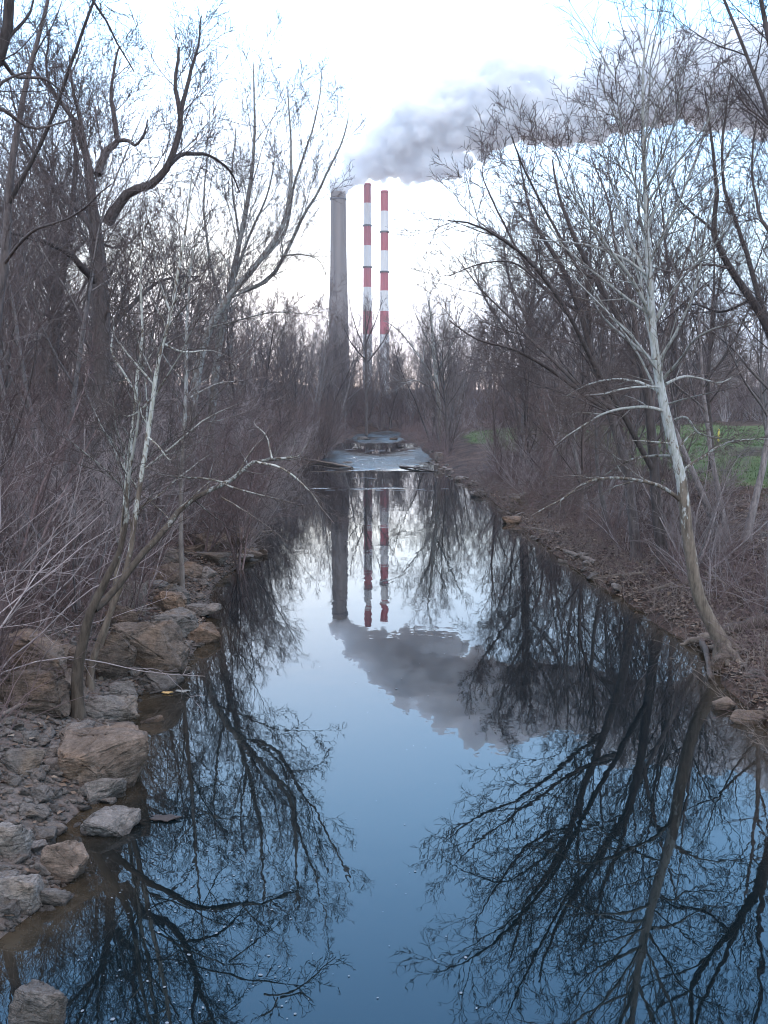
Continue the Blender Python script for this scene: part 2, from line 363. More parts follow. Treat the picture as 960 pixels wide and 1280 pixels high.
def tubes(sets, rmin, sides=(5, 4, 3, 3, 3, 3)):
    VV, QQ, RRs = [], [], []; base = 0
    for (nodes, rad), S in zip(sets, sides):
        n, k1, _ = nodes.shape; rad = np.maximum(rad, rmin * np.linspace(1.12, .34, k1)[None])      # twigs taper to a fine tip
        T = np.empty_like(nodes); T[:, 1:-1] = nodes[:, 2:] - nodes[:, :-2]; T[:, 0] = nodes[:, 1] - nodes[:, 0]; T[:, -1] = nodes[:, -1] - nodes[:, -2]
        T = nrm(T); Tm = nrm(T.mean(1)); ref = np.where(np.abs(Tm[:, 2:3]) > .8, np.array([[1.0, 0.1, 0]]), np.array([[0.1, 0, 1.0]]))[:, None]
        u = nrm(np.cross(T, np.broadcast_to(ref, T.shape))); v = np.cross(T, u)
        a = np.arange(S) * 2 * np.pi / S
        r = rad[:, :, None, None]
        ring = nodes[:, :, None] + r * (u[:, :, None] * np.cos(a)[None, None, :, None] + v[:, :, None] * np.sin(a)[None, None, :, None])
        V = ring.reshape(-1, 3); idx = np.arange(n * k1 * S).reshape(n, k1, S) + base
        A = idx[:, :-1]; B = idx[:, 1:]
        q = np.stack([A, np.roll(A, -1, 2), np.roll(B, -1, 2), B], -1).reshape(-1, 4)
        VV.append(V); QQ.append(q); RRs.append(np.repeat(rad[:, :, None], S, 2).ravel()); base += len(V)
    return np.concatenate(VV), np.concatenate(QQ), np.concatenate(RRs)
def levels_grow(nodes, rad, levels, g):
    out = []
    for li, lv in enumerate(levels):
        lv = dict(lv); lv.setdefault('sp', (.20, .145, .105, .095)[min(li, 3)])
        p, D, ln, r = spawn(nodes, rad, lv['n'], lv.get('t0', .15), lv.get('t1', 1), lv['ang'], lv['ratio'], lv['slim'], g, lv.get('keep', 1), lv.get('shape', .55), lv.get('lmin', 0), sp=lv['sp'], rel=lv.get('rel', .7))
        if 'bias' in lv: D = nrm(D + np.array(lv['bias']))
        nodes, rad = grow(p, D, ln, r, lv['K'], lv['wob'], lv['trop'], g)
        out.append((nodes, rad))
    return out
def smooth_line(pts, rads, K, g, wob=0.0):
    pts = np.array([tuple(p) for p in pts], float); rads = np.array(rads, float)
    d = np.concatenate([[0], np.cumsum(np.linalg.norm(np.diff(pts, axis=0), axis=1))]); s = np.linspace(0, d[-1], K + 1)
    # catmull-rom resample
    out = np.empty((K + 1, 3)); rr = np.interp(s, d, rads)
    for i, si in enumerate(s):
        k = min(max(np.searchsorted(d, si) - 1, 0), len(pts) - 2); t = (si - d[k]) / max(d[k + 1] - d[k], 1e-6)
        p0, p1, p2, p3 = pts[max(k - 1, 0)], pts[k], pts[k + 1], pts[min(k + 2, len(pts) - 1)]
        out[i] = .5 * ((2 * p1) + (p2 - p0) * t + (2 * p0 - 5 * p1 + 4 * p2 - p3) * t * t + (3 * p1 - p0 - 3 * p2 + p3) * t ** 3)
    if wob:
        w = g.normal(0, wob, (K + 1, 3)); w[0] = 0; w = (w + np.roll(w, 1, 0)) / 2; w[0] = 0; out += w
    return out, rr

TW = [  # default sub-levels off a traced limb or a trunk: branches, branchlets, twigs
    dict(n=11, t0=.12, ang=(.4, .9), ratio=.48, slim=.008, K=8, wob=.085, trop=.07, rel=.55),
    dict(n=8, t0=.12, ang=(.4, .85), ratio=.48, slim=.0065, K=6, wob=.085, trop=.06, rel=.6, shape=.45),
    dict(n=6, t0=.12, ang=(.35, .8), ratio=.62, slim=.004, K=5, wob=.075, trop=.03, rel=.65, lmin=.25, shape=.35, sp=.14)]
def lv(*over):
    out = [dict(d) for d in TW]
    for i, o in enumerate(over): out[i].update(o)
    return out

def hero(name, label, cat, mat, Y, trunk, tr, limbs, levels, seed, rmin=.003, group=None, trunk_children=True, dyt=0.0, tk=.62, tn=1.8, balls=0, ground=True, crown_t0=.3):
    """trunk: photo pixels along the main stem at depth Y (drifting by dyt); limbs: (pixels, r0, r1, depth drift)"""
    g = np.random.default_rng(seed)
    def line(pxs, y0, dy):
        n = len(pxs); return [at(p[0], p[1], y0 + dy * i / (n - 1) + (p[2] if len(p) > 2 else 0)) for i, p in enumerate(pxs)]
    tp = line(trunk, Y, dyt); rs = list(np.interp(np.linspace(0, 1, len(tp)), np.linspace(0, 1, len(tr)), tr))
    if ground:
        b = tp[0]; zb = hz(b.x, b.y); 
        if b.z - zb > .3: tp = [Vector((b.x, b.y, zb - .15)), Vector((b.x, b.y, zb + .12))] + tp; rs = [rs[0] * 1.7, rs[0] * 1.25] + rs
        else: tp = [Vector((b.x, b.y, zb - .2)), b] + tp[1:]; rs = [rs[0] * 1.6] + rs
    base = Vector((tp[0].x, tp[0].y, tp[0].z + .15)) if ground else tp[0].copy()
    root = empty(name, base); tag(root, label, cat, group)
    tl, tR = smooth_line([p - base for p in tp], rs, 26, g, tr[0] * .10)
    V, Q, RR = tubes([(tl[None], tR[None])], rmin, (10,))
    link('trunk', mesh_np('trunk', V, [Q], [mat], attrs={'rad': RR}), root)
    arrs = []; 
    for L in limbs:
        pts, r0, r1, dy = L
        first = min(range(len(tl)), key=lambda i: (tl[i] + np.array(base) - np.array(at(pts[0][0], pts[0][1], Y + dyt * i / 26))).dot(tl[i] + np.array(base) - np.array(at(pts[0][0], pts[0][1], Y + dyt * i / 26))))
        y0 = tl[first][1] + base.y
        P = [p - base for p in line(pts, y0, dy)]
        ln, lr = smooth_line(P, list(np.linspace(r0, r1, len(P))), 16, g, r0 * .22)
        V, Q, RR = tubes([(ln[None], lr[None])], rmin, (8,)); link('limb', mesh_np('limb', V, [Q], [mat], attrs={'rad': RR}), root)
        arrs.append((ln, lr))
    sets = []
    if arrs:
        a = np.stack([x[0] for x in arrs]); b = np.stack([x[1] for x in arrs]); sets += levels_grow(a, b, levels, g)
    if trunk_children:
        tlv = [dict(d) for d in levels]; tlv[0]['t0'] = crown_t0; tlv[0]['n'] = int(levels[0]['n'] * tn); tlv[0]['ratio'] = levels[0]['ratio'] * tk
        sets += levels_grow(tl[None], tR[None], tlv, g)
    V, Q, RR = tubes(sets, rmin, (4,) + (3,) * 12)
    link('crown', mesh_np('crown', V, [Q], [mat], attrs={'rad': RR}), root)
    if balls:
        tips = np.concatenate([s[0][:, -1] for s in sets if s[0].shape[1] == 4]); tips = tips[tips[:, 2] > 5.2]; tips = tips[g.permutation(len(tips))[:balls]]
        bm = bmesh.new(); bmesh.ops.create_icosphere(bm, subdivisions=1, radius=.017); bv = np.array([v.co[:] for v in bm.verts]); bf = np.array([[v.index for v in f.verts] for f in bm.faces]); bm.free()
        VV = (bv[None] + tips[:, None] - np.array([0, 0, .05])).reshape(-1, 3); FF = (bf[None] + (np.arange(len(tips)) * len(bv))[:, None, None]).reshape(-1, 3)
        o = link('seed_balls', mesh_np('seed_balls', VV, [FF], [M_DARK], attrs={'rad': np.full(len(VV), .02)}), root); o['kind'] = 'stuff'; o['label'] = 'small round dark seed balls hanging from the twig ends'
    return root

# ------------------------------------------------------------------ the three power-plant chimneys (700 m away)
YS = 700.0
def lathe(name, prof, mats, parent, seg=40, idx=None, cap=True):
    prof = np.array(prof); a = np.arange(seg) * 2 * np.pi / seg
    V = np.stack([prof[:, 0:1] * np.cos(a), prof[:, 0:1] * np.sin(a), np.repeat(prof[:, 1:2], seg, 1)], -1)
    n = len(prof); ii = np.arange(n * seg).reshape(n, seg)
    q = np.stack([ii[:-1], np.roll(ii[:-1], -1, 1), np.roll(ii[1:], -1, 1), ii[1:]], -1).reshape(-1, 4)
    mi = np.zeros(len(q), int) if idx is None else np.repeat(np.array(idx), seg)
    me = mesh_np(name, V.reshape(-1, 3), [q], mats, midx=mi)
    for p in me.polygons: p.use_smooth = True
    return link(name, me, parent)
def zpx(y): return at(480, y, YS).z
M_CONC = plain('chimney_concrete', (.17, .145, .13), .9, .18, .12, streak=True)
M_RED = plain('chimney_red_paint', (.40, .07, .09), .7, .25, .25, streak=True)
M_WHT = plain('chimney_white_paint', (.68, .67, .66), .7, .12, .25, streak=True)
M_STEEL = plain('dark_steel', (.07, .07, .075), .6, .2, .3)
def chimney_concrete():
    x = at(423, 300, YS).x; k = YS / F
    r = empty('chimney', (x, YS, 0)); tag(r, 'wide plain grey concrete chimney without stripes, leftmost and tapering upward', 'chimney')
    prof = [(8.6 * k * 1.5, -5), (13 * k, zpx(450)), (11.9 * k, zpx(395)), (10.3 * k, zpx(335)), (9.6 * k, zpx(270)), (9.4 * k, zpx(242)), (9.3 * k, zpx(240.5)), (7.6 * k, zpx(240.5)), (7.6 * k, zpx(246))]
    lathe('shaft', prof, [M_CONC], r)
    for dx in (-3.4, 3.4):
        o = lathe('flue', [(2.7 * k, zpx(246)), (2.7 * k, zpx(234.5)), (2.9 * k, zpx(234.3)), (2.9 * k, zpx(233.2)), (2.3 * k, zpx(233.2)), (2.3 * k, zpx(240))], [M_STEEL], r, 20); o.location = (dx * k, 0, 0)
    o = lathe('rim_walkway', [(9.35 * k, zpx(250)), (10.3 * k, zpx(250)), (10.3 * k, zpx(248.2)), (9.35 * k, zpx(248.2))], [M_STEEL], r)
    b = bmesh.new(); bmesh.ops.create_cube(b, size=1); bmesh.ops.scale(b, vec=(.35, .5, zpx(252) - zpx(380)), verts=b.verts); bmesh.ops.translate(b, vec=(-2.6, -9.7 * k, (zpx(252) + zpx(380)) / 2), verts=b.verts)
    me = bpy.data.meshes.new('ladder_cage'); b.to_mesh(me); b.free(); me.materials.append(M_STEEL); link('ladder', me, r)
chimney_concrete()
def chimney_striped(px0, bands, w_top, w_bot, label, dY):
    x = at(px0, 300, YS).x; k = YS / F
    r = empty('striped_chimney', (x, YS + dY, 0)); tag(r, label, 'chimney', 'red and white striped chimneys')
    s = (YS + dY) / YS
    prof, idx = [], []
    y0, y1 = bands[0], bands[-1]
    for i, y in enumerate(bands):
        z = 5 + (zpx(y) - 5) * s; rr = (w_top + (w_bot - w_top) * (y - y0) / (y1 - y0)) / 2 * k * s
        prof.append((rr, z)); 
        if i: idx.append((i - 1) % 2)
    prof = prof[:1] + prof[1:]
    prof.append((w_bot / 2 * k * 1.15, -5)); idx.append(1)
    top = prof[0]
    lathe('shaft', prof[::-1], [M_RED, M_WHT], r, 32, idx[::-1])
    lathe('rim', [(top[0] * .98, top[1] - .9), (top[0] * 1.07, top[1] - .9), (top[0] * 1.07, top[1] + .5), (top[0] * .82, top[1] + .5), (top[0] * .82, top[1] - 4)], [M_RED], r, 32)
    for y in (bands[2] + 2, bands[4] + 2):
        z = 5 + (zpx(y) - 5) * s; rr = (w_top + (w_bot - w_top) * (y - y0) / (y1 - y0)) / 2 * k * s
        lathe('walkway', [(rr, z), (rr + .55, z), (rr + .55, z + 1.0), (rr, z + 1.0)], [M_STEEL], r, 32)
chimney_striped(458.5, [230.5, 254, 281, 307, 333, 359, 389, 418], 8.6, 11.2, 'red and white striped chimney, middle of the three, touching the dark smoke', 25)
chimney_striped(480.5, [239.5, 264, 289, 313.5, 339, 363.5, 389, 418], 9.0, 11.2, 'rightmost red and white striped chimney, slightly shorter with a darker red top', -10)

# ------------------------------------------------------------------ steam plume: one closed billowing body with a real volume
def plume():
    P = []   # px, py, radius px, depth offset m
    g = np.random.default_rng(3)
    spine = [(422, 229, 9), (427, 226, 11), (434, 221, 14), (442, 214, 18), (453, 205, 22), (466, 197, 25), (486, 184, 32), (510, 168, 38), (540, 160, 42), (570, 148, 44), (600, 138, 50),
             (632, 126, 52), (665, 130, 46), (698, 138, 44), (735, 138, 42), (775, 120, 46), (815, 104, 52), (860, 92, 54), (910, 98, 60), (965, 100, 66), (1030, 100, 76)]
    for (x, y, r) in spine:
        P.append((x, y, r * .95, 0)); P.append((x, y + r * .25, r * .7, 0))
        for k in range(int(5 + r * .30)):
            a = g.uniform(0, 2 * np.pi); q = g.uniform(.45, 1.0) * r
            P.append((x + q * np.cos(a) * 1.15, y - q * np.sin(a) * .72, r * g.uniform(.24, .46), g.uniform(-.7, .7) * r * .5))
    for (x, y, r) in [(455, 216, 9), (470, 212, 13), (490, 210, 16), (512, 208, 18), (535, 207, 19), (558, 206, 18), (574, 204, 13), (450, 216, 10), (480, 215, 12), (524, 212, 15), (546, 211, 15), (600, 72, 16), (632, 84, 22), (655, 82, 17), (618, 96, 26), (690, 98, 19), (712, 105, 15),
                      (560, 108, 16), (535, 118, 15), (575, 118, 20), (510, 118, 12), (645, 105, 30), (700, 120, 22), (790, 60, 26), (820, 82, 30), (770, 78, 20), (850, 95, 30), (905, 110, 30), (600, 182, 14), (625, 178, 13)]:
        P.append((x, y, r, g.uniform(-6, 6)))
    bm = bmesh.new(); k = YS / F
    for (x, y, r, dy) in P:
        c = at(x, y, YS); m = bmesh.ops.create_icosphere(bm, subdivisions=3, radius=r * k)['verts']
        for v in m: v.co = v.co + c + Vector((0, dy, 0))
    me = bpy.data.meshes.new('steam_plume'); bm.to_mesh(me); bm.free()
    o = link('steam_plume', me); tag(o, 'billowing white and blue grey steam plume drifting right from the chimney tops', 'smoke')
    rm = o.modifiers.new('skin', 'REMESH'); rm.mode = 'VOXEL'; rm.voxel_size = 1.0; rm.use_smooth_shade = True
    for sc_, st, kind_ in ((15, 5.0, 'CLOUDS'), (10, -7.0, 'VORONOI'), (4.6, -3.2, 'VORONOI')):
        tx = bpy.data.textures.new('billow', kind_); tx.noise_scale = sc_
        if kind_ == 'CLOUDS': tx.noise_depth = 1
        dm = o.modifiers.new('billow', 'DISPLACE'); dm.texture = tx; dm.strength = st; dm.mid_level = .5; dm.texture_coords = 'GLOBAL'
    m = bpy.data.materials.new('steam'); m.use_nodes = True; n = m.node_tree; n.nodes.clear()
    out = N(n, 'ShaderNodeOutputMaterial'); pv = N(n, 'ShaderNodeVolumePrincipled'); n.links.new(pv.outputs[0], out.inputs['Volume'])
    pv.inputs['Color'].default_value = (.985, .991, .999, 1); pv.inputs['Anisotropy'].default_value = .3
    pv.inputs['Density'].default_value = .55
    me.materials.append(m)
    return o
plume()

# ------------------------------------------------------------------ prototypes and woods
def proto_tree(name, mat, h, r, seed, levels, rmin, n0=1, lean=.1, wob=.05, split=0, crown_t0=.28, zsides=7):
    g = np.random.default_rng(seed)
    P = g.normal(0, .12, (n0, 3)) * (n0 > 1); P[:, 2] = -.25
    D = np.stack([g.normal(0, lean, n0), g.normal(0, lean, n0), np.ones(n0)], -1)
    if n0 > 1: D[:, :2] += nrm(P[:, :2] + 1e-6) * lean * 1.6
    tn, tr = grow(P, D, h * g.uniform(.8, 1.0, n0), r * g.uniform(.6, 1, n0), 14, wob, .03, g, .08)
    root = empty(name)
    tr[:, 0] *= 1.6; tr[:, 1] *= 1.12
    V, Q, RR = tubes([(tn, tr)], rmin, (zsides,)); link('trunk', mesh_np('trunk', V, [Q], [mat], attrs={'rad': RR}), root)
    L = [dict(d) for d in levels]; L[0]['t0'] = crown_t0
    sets = levels_grow(tn, tr, L, g)
    V, Q, RR = tubes(sets, rmin, (4,) + (3,) * 8); link('crown', mesh_np('crown', V, [Q], [mat], attrs={'rad': RR}), root)
    root['tall'] = h; return root
NEAR = [dict(n=22, ang=(.4, .85), ratio=.46, slim=.011, K=9, wob=.085, trop=.09, rel=.6, shape=.6), dict(n=9, ang=(.35, .8), ratio=.46, slim=.008, K=6, wob=.09, trop=.07, rel=.6, shape=.45),
        dict(n=6, ang=(.35, .9), ratio=.52, slim=.0065, K=4, wob=.10, trop=.03, shape=.4, sp=.15), dict(n=2, ang=(.3, 1.0), ratio=.65, slim=.0045, K=4, wob=.075, trop=.015, lmin=.2, keep=.8, shape=.3, sp=.16)]
FARL = [dict(n=22, ang=(.4, .9), ratio=.42, slim=.010, K=7, wob=.09, trop=.09, rel=.6, shape=.6), dict(n=8, ang=(.35, .9), ratio=.5, slim=.008, K=5, wob=.10, trop=.06, rel=.6, shape=.45),
        dict(n=6, ang=(.35, .8), ratio=.52, slim=.008, K=3, wob=.1, trop=.05, lmin=.5, shape=.35)]
protos = {
 'dark': [proto_tree('bare_tree', M_DARK, 16, .20, 11, NEAR, .0068), proto_tree('bare_tree', M_DARK, 15, .17, 12, NEAR, .0068, wob=.07)],
 'multi': [proto_tree('bare_tree', M_GREY, 14, .13, 13, [dict(NEAR[0], n=12), NEAR[1], NEAR[2], NEAR[3]], .0068, n0=3, lean=.16), proto_tree('bare_tree', M_GREY, 12, .11, 14, [dict(NEAR[0], n=13), NEAR[1], NEAR[2], NEAR[3]], .0068, n0=2, lean=.2)],
 'far': [proto_tree('bare_tree', M_GREY, 15, .17, 21, FARL, .012, crown_t0=.14), proto_tree('bare_tree', M_DARK, 14, .16, 22, [dict(FARL[0], n=15), FARL[1], FARL[2]], .012, n0=2, lean=.2, crown_t0=.12), proto_tree('bare_tree', M_RBRN, 13, .15, 23, FARL, .012, wob=.08, crown_t0=.1)],
 'pale': [proto_tree('bare_tree', M_SYCT, 14, .17, 24, FARL, .012, lean=.08, crown_t0=.15), proto_tree('bare_tree', M_SYCT, 12, .15, 25, [dict(FARL[0], n=15), FARL[1], FARL[2]], .012, n0=2, lean=.25, crown_t0=.15)],
 'thick': [proto_tree('thicket_tree', M_BRUSH, 7, .055, 26, [dict(FARL[0], n=11, slim=.009), dict(FARL[1], n=7), dict(FARL[2], n=5, lmin=.25)], .006, n0=5, lean=.28, crown_t0=.08, zsides=5),
           proto_tree('thicket_tree', M_BRUSHG, 6, .05, 27, [dict(FARL[0], n=10, slim=.009), dict(FARL[1], n=7), dict(FARL[2], n=5, lmin=.25)], .006, n0=6, lean=.34, crown_t0=.08, zsides=5),
           proto_tree('thicket_tree', M_RBRN, 8, .06, 28, [dict(FARL[0], n=12, slim=.009), dict(FARL[1], n=7), dict(FARL[2], n=5, lmin=.25)], .006, n0=4, lean=.22, crown_t0=.1, zsides=5)]}
used = set()
def place(kind, i, x, y, s, rz, label, group, z=None):
    src = protos[kind][i % len(protos[kind])]
    z = hz(x, y) if z is None else z; sc = (s * random.uniform(.9, 1.1), s * random.uniform(.9, 1.1), s)
    if id(src) not in used:
        used.add(id(src)); src.location = (x, y, z); src.rotation_euler = (0, 0, rz); src.scale = sc; tag(src, label, 'tree', group); return src
    return copy_thing(src, (x, y, z), rz, sc, label, group) if src.get('category') is None or True else None
def scatter(n, fx, fy, ok, mind, seed):
    g = random.Random(seed); pts = []; tries = 0
    while len(pts) < n and tries < n * 60:
        tries += 1; y = fy(g); x = fx(g, y)
        if ok(x, y) and all((x - a) ** 2 + (y - b) ** 2 > mind ** 2 for a, b in pts): pts.append((x, y))
    return pts
def wood(n, kinds, label, group, fx, fy, ok, smin, smax, mind, seed):
    g = random.Random(seed + 100)
    for (x, y) in scatter(n, fx, fy, ok, mind, seed):
        k, i = g.choice(kinds); place(k, i, x, y, g.uniform(smin, smax), g.uniform(0, 6.28), label, group)
LE = lambda y: float(edges(y)[0]); RE = lambda y: float(edges(y)[1])
vis = lambda x, y, m=3.0: abs(x) < y * .36 + m
def lawn(x, y):                                   # open grass: nothing tall stands here
    return (x / y > .235 and 24 < y < 100 and x - RE(y) > 3.5) or (.062 < x / y < .125 and 66 < y < 118)
g_gap = lambda y: y < 400
wood(20, [('dark', 0), ('dark', 1), ('multi', 0), ('multi', 1)], 'bare dark tree with a dense twiggy crown in the near wood on the left bank', 'trees of the near left wood',
     lambda g, y: LE(y) - g.uniform(4, 24), lambda g: g.uniform(27, 58), lambda x, y: vis(x, y), .8, 1.1, 2.6, 1)
wood(34, [('far', 0), ('far', 1), ('far', 2), ('pale', 0), ('far', 2)], 'bare grey brown tree farther up the left bank, left of the concrete chimney', 'trees farther up the left bank',
     lambda g, y: LE(y) - g.uniform(1.5, 2.5 + y * .32), lambda g: g.uniform(58, 130), lambda x, y: vis(x, y), .85, 1.15, 3.2, 2)
wood(62, [('far', 0), ('far', 1), ('far', 2), ('pale', 1), ('thick', 2), ('thick', 0)], 'bare hazy tree in the far wood around the bend of the creek below the chimneys', 'trees at the bend below the chimneys',
     lambda g, y: g.uniform(-.22, .13) * y, lambda g: g.uniform(174, 232), lambda x, y: not (-.032 * y < x < -.006 * y and g_gap(y)), 1.0, 1.35, 3.2, 3)
wood(34, [('thick', 0), ('far', 1), ('thick', 2), ('far', 2)], 'low brushy tree closing the gap between the concrete and the striped chimneys', 'low trees in the chimney gap',
     lambda g, y: g.uniform(-.05, .02) * y, lambda g: g.uniform(176, 225), lambda x, y: True, .85, 1.2, 2.2, 23)
wood(14, [('far', 0), ('far', 1), ('far', 2)], 'bare grey tree on the left side where the creek bends away', 'trees at the left of the creek bend',
     lambda g, y: LE(min(y, 150)) - g.uniform(1, 30), lambda g: g.uniform(122, 172), lambda x, y: vis(x, y), .9, 1.15, 3.5, 4)
wood(20, [('multi', 0), ('multi', 1), ('far', 1), ('far', 2), ('dark', 1)], 'bare many-branched tree along the right bank between the creek and the lawn', 'trees along the right bank',
     lambda g, y: RE(y) + g.uniform(1.2, 6.5), lambda g: g.uniform(36, 118), lambda x, y: vis(x, y) and not lawn(x, y), .65, .95, 3.0, 5)
wood(46, [('far', 0), ('far', 1), ('far', 2), ('pale', 0), ('far', 1)], 'bare grey brown tree in the wood behind the green lawn on the right', 'trees behind the right lawn',
     lambda g, y: g.uniform(.06, .44) * y, lambda g: g.uniform(126, 190), lambda x, y: True, 1.0, 1.5, 4.5, 6)
wood(34, [('thick', 0), ('thick', 1), ('thick', 2)], 'brushy low tree at the back edge of the lawn, under the taller wood', 'low trees at the back of the lawn',
     lambda g, y: g.uniform(.14, .44) * y, lambda g: g.uniform(124, 185), lambda x, y: True, 1.2, 1.7, 2.6, 24)
wood(7, [('dark', 0), ('dark', 1), ('multi', 0)], 'tall bare dark tree at the right edge near the lawn', 'tall trees right of the white-barked sycamore',
     lambda g, y: g.uniform(.25, .40) * y, lambda g: g.uniform(27, 70), lambda x, y: True, .75, .98, 4.0, 7)
wood(48, [('thick', 0), ('thick', 1), ('thick', 2)], 'thin reddish brown thicket tree with many stems in the dense left bank brush', 'thicket trees of the left bank',
     lambda g, y: LE(y) - g.uniform(1.8, 3 + y * .3), lambda g: 18 + 50 * g.random() ** 1.2, lambda x, y: vis(x, y) and not (y < 24 and x > LE(y) - 3), .7, 1.15, 1.6, 8)
wood(30, [('thick', 0), ('thick', 1), ('thick', 2)], 'thin reddish brown thicket tree with many stems between creek and lawn', 'thicket trees of the right bank',
     lambda g, y: RE(y) + g.uniform(1.5, 6.0), lambda g: 26 + 90 * g.random(), lambda x, y: vis(x, y) and not lawn(x, y), .5, .85, 1.6, 9)
wood(30, [('thick', 0), ('thick', 2), ('far', 2), ('far', 0)], 'reddish grey thicket tree on the low point where the creek bends away', 'thicket trees at the bend',
     lambda g, y: g.uniform(-17, 12), lambda g: g.uniform(150, 180), lambda x, y: (x < LE(y) - .3 or x > RE(y) + .3 or y > 172), .75, 1.15, 2.2, 21)
wood(9, [('far', 0), ('far', 2), ('thick', 2)], 'bare brown tree standing before the foot of the concrete chimney', 'trees before the concrete chimney foot',
     lambda g, y: g.uniform(-.068, -.034) * y, lambda g: g.uniform(152, 176), lambda x, y: x < LE(y) - .3, .62, .85, 1.6, 25)
wood(42, [('thick', 0), ('thick', 1), ('thick', 2)], 'overhanging thicket tree at the very edge of the upper left bank', 'overhanging trees of the left water edge',
     lambda g, y: LE(y) - g.uniform(-.2, 1.2), lambda g: g.uniform(31, 110), lambda x, y: True, .55, .9, 1.5, 22)
wood(10, [('thick', 0), ('thick', 1)], 'low thicket tree at the right photo edge behind the sycamore roots', 'thicket trees right of the sycamore',
     lambda g, y: RE(y) + g.uniform(4, 9), lambda g: g.uniform(18, 24), lambda x, y: vis(x, y), .25, .42, 1.0, 10)

# far-off wood that reads as one mass
def far_wood():
    g = np.random.default_rng(5); n = 320
    y = g.uniform(240, 330, n); x = g.uniform(-.42, .46, n) * y; keep = ~((x > -.030 * y) & (x < -.010 * y)); x, y = x[keep], y[keep]; n = len(x); P = np.stack([x, y, height(x, y) - .3], -1); D = np.stack([g.normal(0, .1, n), g.normal(0, .1, n), np.ones(n)], -1)
    tn, tr = grow(P, D, g.uniform(12, 17, n), g.uniform(.12, .2, n), 8, .06, .03, g, .15)
    sets = levels_grow(tn, tr, [dict(n=18, t0=.05, sp=.5, ang=(.4, .9), ratio=.36, slim=.014, K=4, wob=.12, trop=.09, rel=.6), dict(n=8, t0=.1, sp=.3, ang=(.4, .9), ratio=.5, slim=.016, K=3, wob=.12, trop=.05)], g)
    V, Q, RR = tubes([(tn, tr)] + sets, .022, (4, 3, 3)); o = link('distant_woods', mesh_np('distant_woods', V, [Q], [M_GREY], attrs={'rad': RR}))
    tag(o, 'hazy far-off leafless wood along the horizon below the chimneys', 'woods', kind='stuff')
far_wood()

# ------------------------------------------------------------------ hero trees on the left
L4 = [TW[0], TW[1], TW[2], dict(n=3, ang=(.3, 1.0), ratio=.65, slim=.0045, K=4, wob=.075, trop=.015, lmin=.15, keep=.75, shape=.3, sp=.15)]
def L4v(a={}, b={}, c={}, d={}): return [dict(L4[0], **a), dict(L4[1], **b), dict(L4[2], **c), dict(L4[3], **d)]
FINE = [dict(n=11, t0=.15, ang=(.35, .95), ratio=.5, slim=.010, K=7, wob=.13, trop=.04, rel=.55, sp=.085, shape=.4), dict(n=8, t0=.1, ang=(.35, .95), ratio=.5, slim=.009, K=5, wob=.13, trop=.03, sp=.075, shape=.4), dict(n=4, ang=(.3, 1.0), ratio=.55, slim=.009, K=3, wob=.13, trop=.02, sp=.08, lmin=.08)]
hero('bare_tree', 'big dark tree on the left, its thick limb bent like an elbow', 'tree', M_DARK, 33,
     [(130, 600), (128, 500), (126, 400), (124, 330), (118, 280), (112, 215), (102, 165), (92, 120), (86, 70)], (.34, .31, .27, .22, .15, .09, .05, .03),
     [([(134, 280), (155, 245), (188, 230), (213, 203), (226, 150), (221, 105), (222, 60)], .17, .035, -1), ([(226, 140), (235, 100), (246, 62), (252, 20)], .08, .02, 2),
      ([(122, 218), (136, 188), (146, 176), (142, 140), (139, 105), (148, 60)], .13, .03, 2), ([(146, 176), (160, 176), (168, 181), (178, 170), (184, 150)], .07, .02, -1),
      ([(214, 202), (230, 193), (260, 194), (285, 212), (300, 240)], .08, .02, 3), ([(118, 290), (92, 255), (60, 230), (30, 190), (15, 150)], .13, .03, 3),
      ([(124, 360), (90, 320), (50, 300), (10, 290)], .12, .03, -3), ([(100, 160), (70, 120), (45, 90), (30, 50)], .08, .02, 2), ([(128, 420), (165, 380), (205, 350), (250, 345)], .10, .02, 3),
      ([(110, 205), (90, 150), (60, 100), (62, 40)], .08, .02, -2)],
     L4v(dict(n=15, ratio=.48)), 31, .0078)
hero('bare_tree', 'near dark tree whose thick limb enters at the top left corner', 'tree', M_DARK, 15,
     [(-250, 640), (-215, 300), (-150, 180), (-60, 110), (0, 75), (9, 40), (14, 0), (20, -80), (45, -200)], (0.204, 0.17, 0.1445, 0.1105, 0.085, 0.0723, 0.068, 0.051, 0.0255),
     [([(12, 45), (35, 20), (42, 0), (60, -60)], 0.0255, 0.0100, .5), ([(-20, -40), (40, -40), (90, -30), (125, 15), (150, 60), (168, 90)], 0.0298, 0.0080, 1.5), ([(40, -190), (100, -140), (160, -90), (200, -50)], 0.0425, 0.0080, 2),
      ([(0, 72), (20, 95), (60, 100), (90, 130)], 0.0340, 0.0080, 1), ([(-150, 180), (-60, 170), (0, 105), (40, 90)], 0.0425, 0.0100, -.5), ([(-150, 190), (-60, 150), (0, 135), (40, 160), (90, 150)], 0.0510, 0.0100, 1.2)],
     L4v(dict(n=9, ratio=.35), dict(n=6)), 32, .0042, crown_t0=.5)
hero('bare_tree', 'slim pale tree rising upright between the curved-limb tree and the chimneys', 'tree', M_SYCT, 50,
     [(262, 560), (272, 440), (292, 340), (310, 250), (318, 180), (318, 120), (316, 75)], (.2, .17, .13, .10, .07, .045, .02),
     [([(285, 370), (310, 300), (335, 240), (345, 190)], .08, .02, 2), ([(280, 390), (262, 320), (255, 250), (258, 200)], .08, .02, -2), ([(300, 300), (290, 230), (295, 160)], .06, .02, 2)],
     L4v(dict(n=12, ang=(.35, .75)), dict(n=9)), 33, .009)
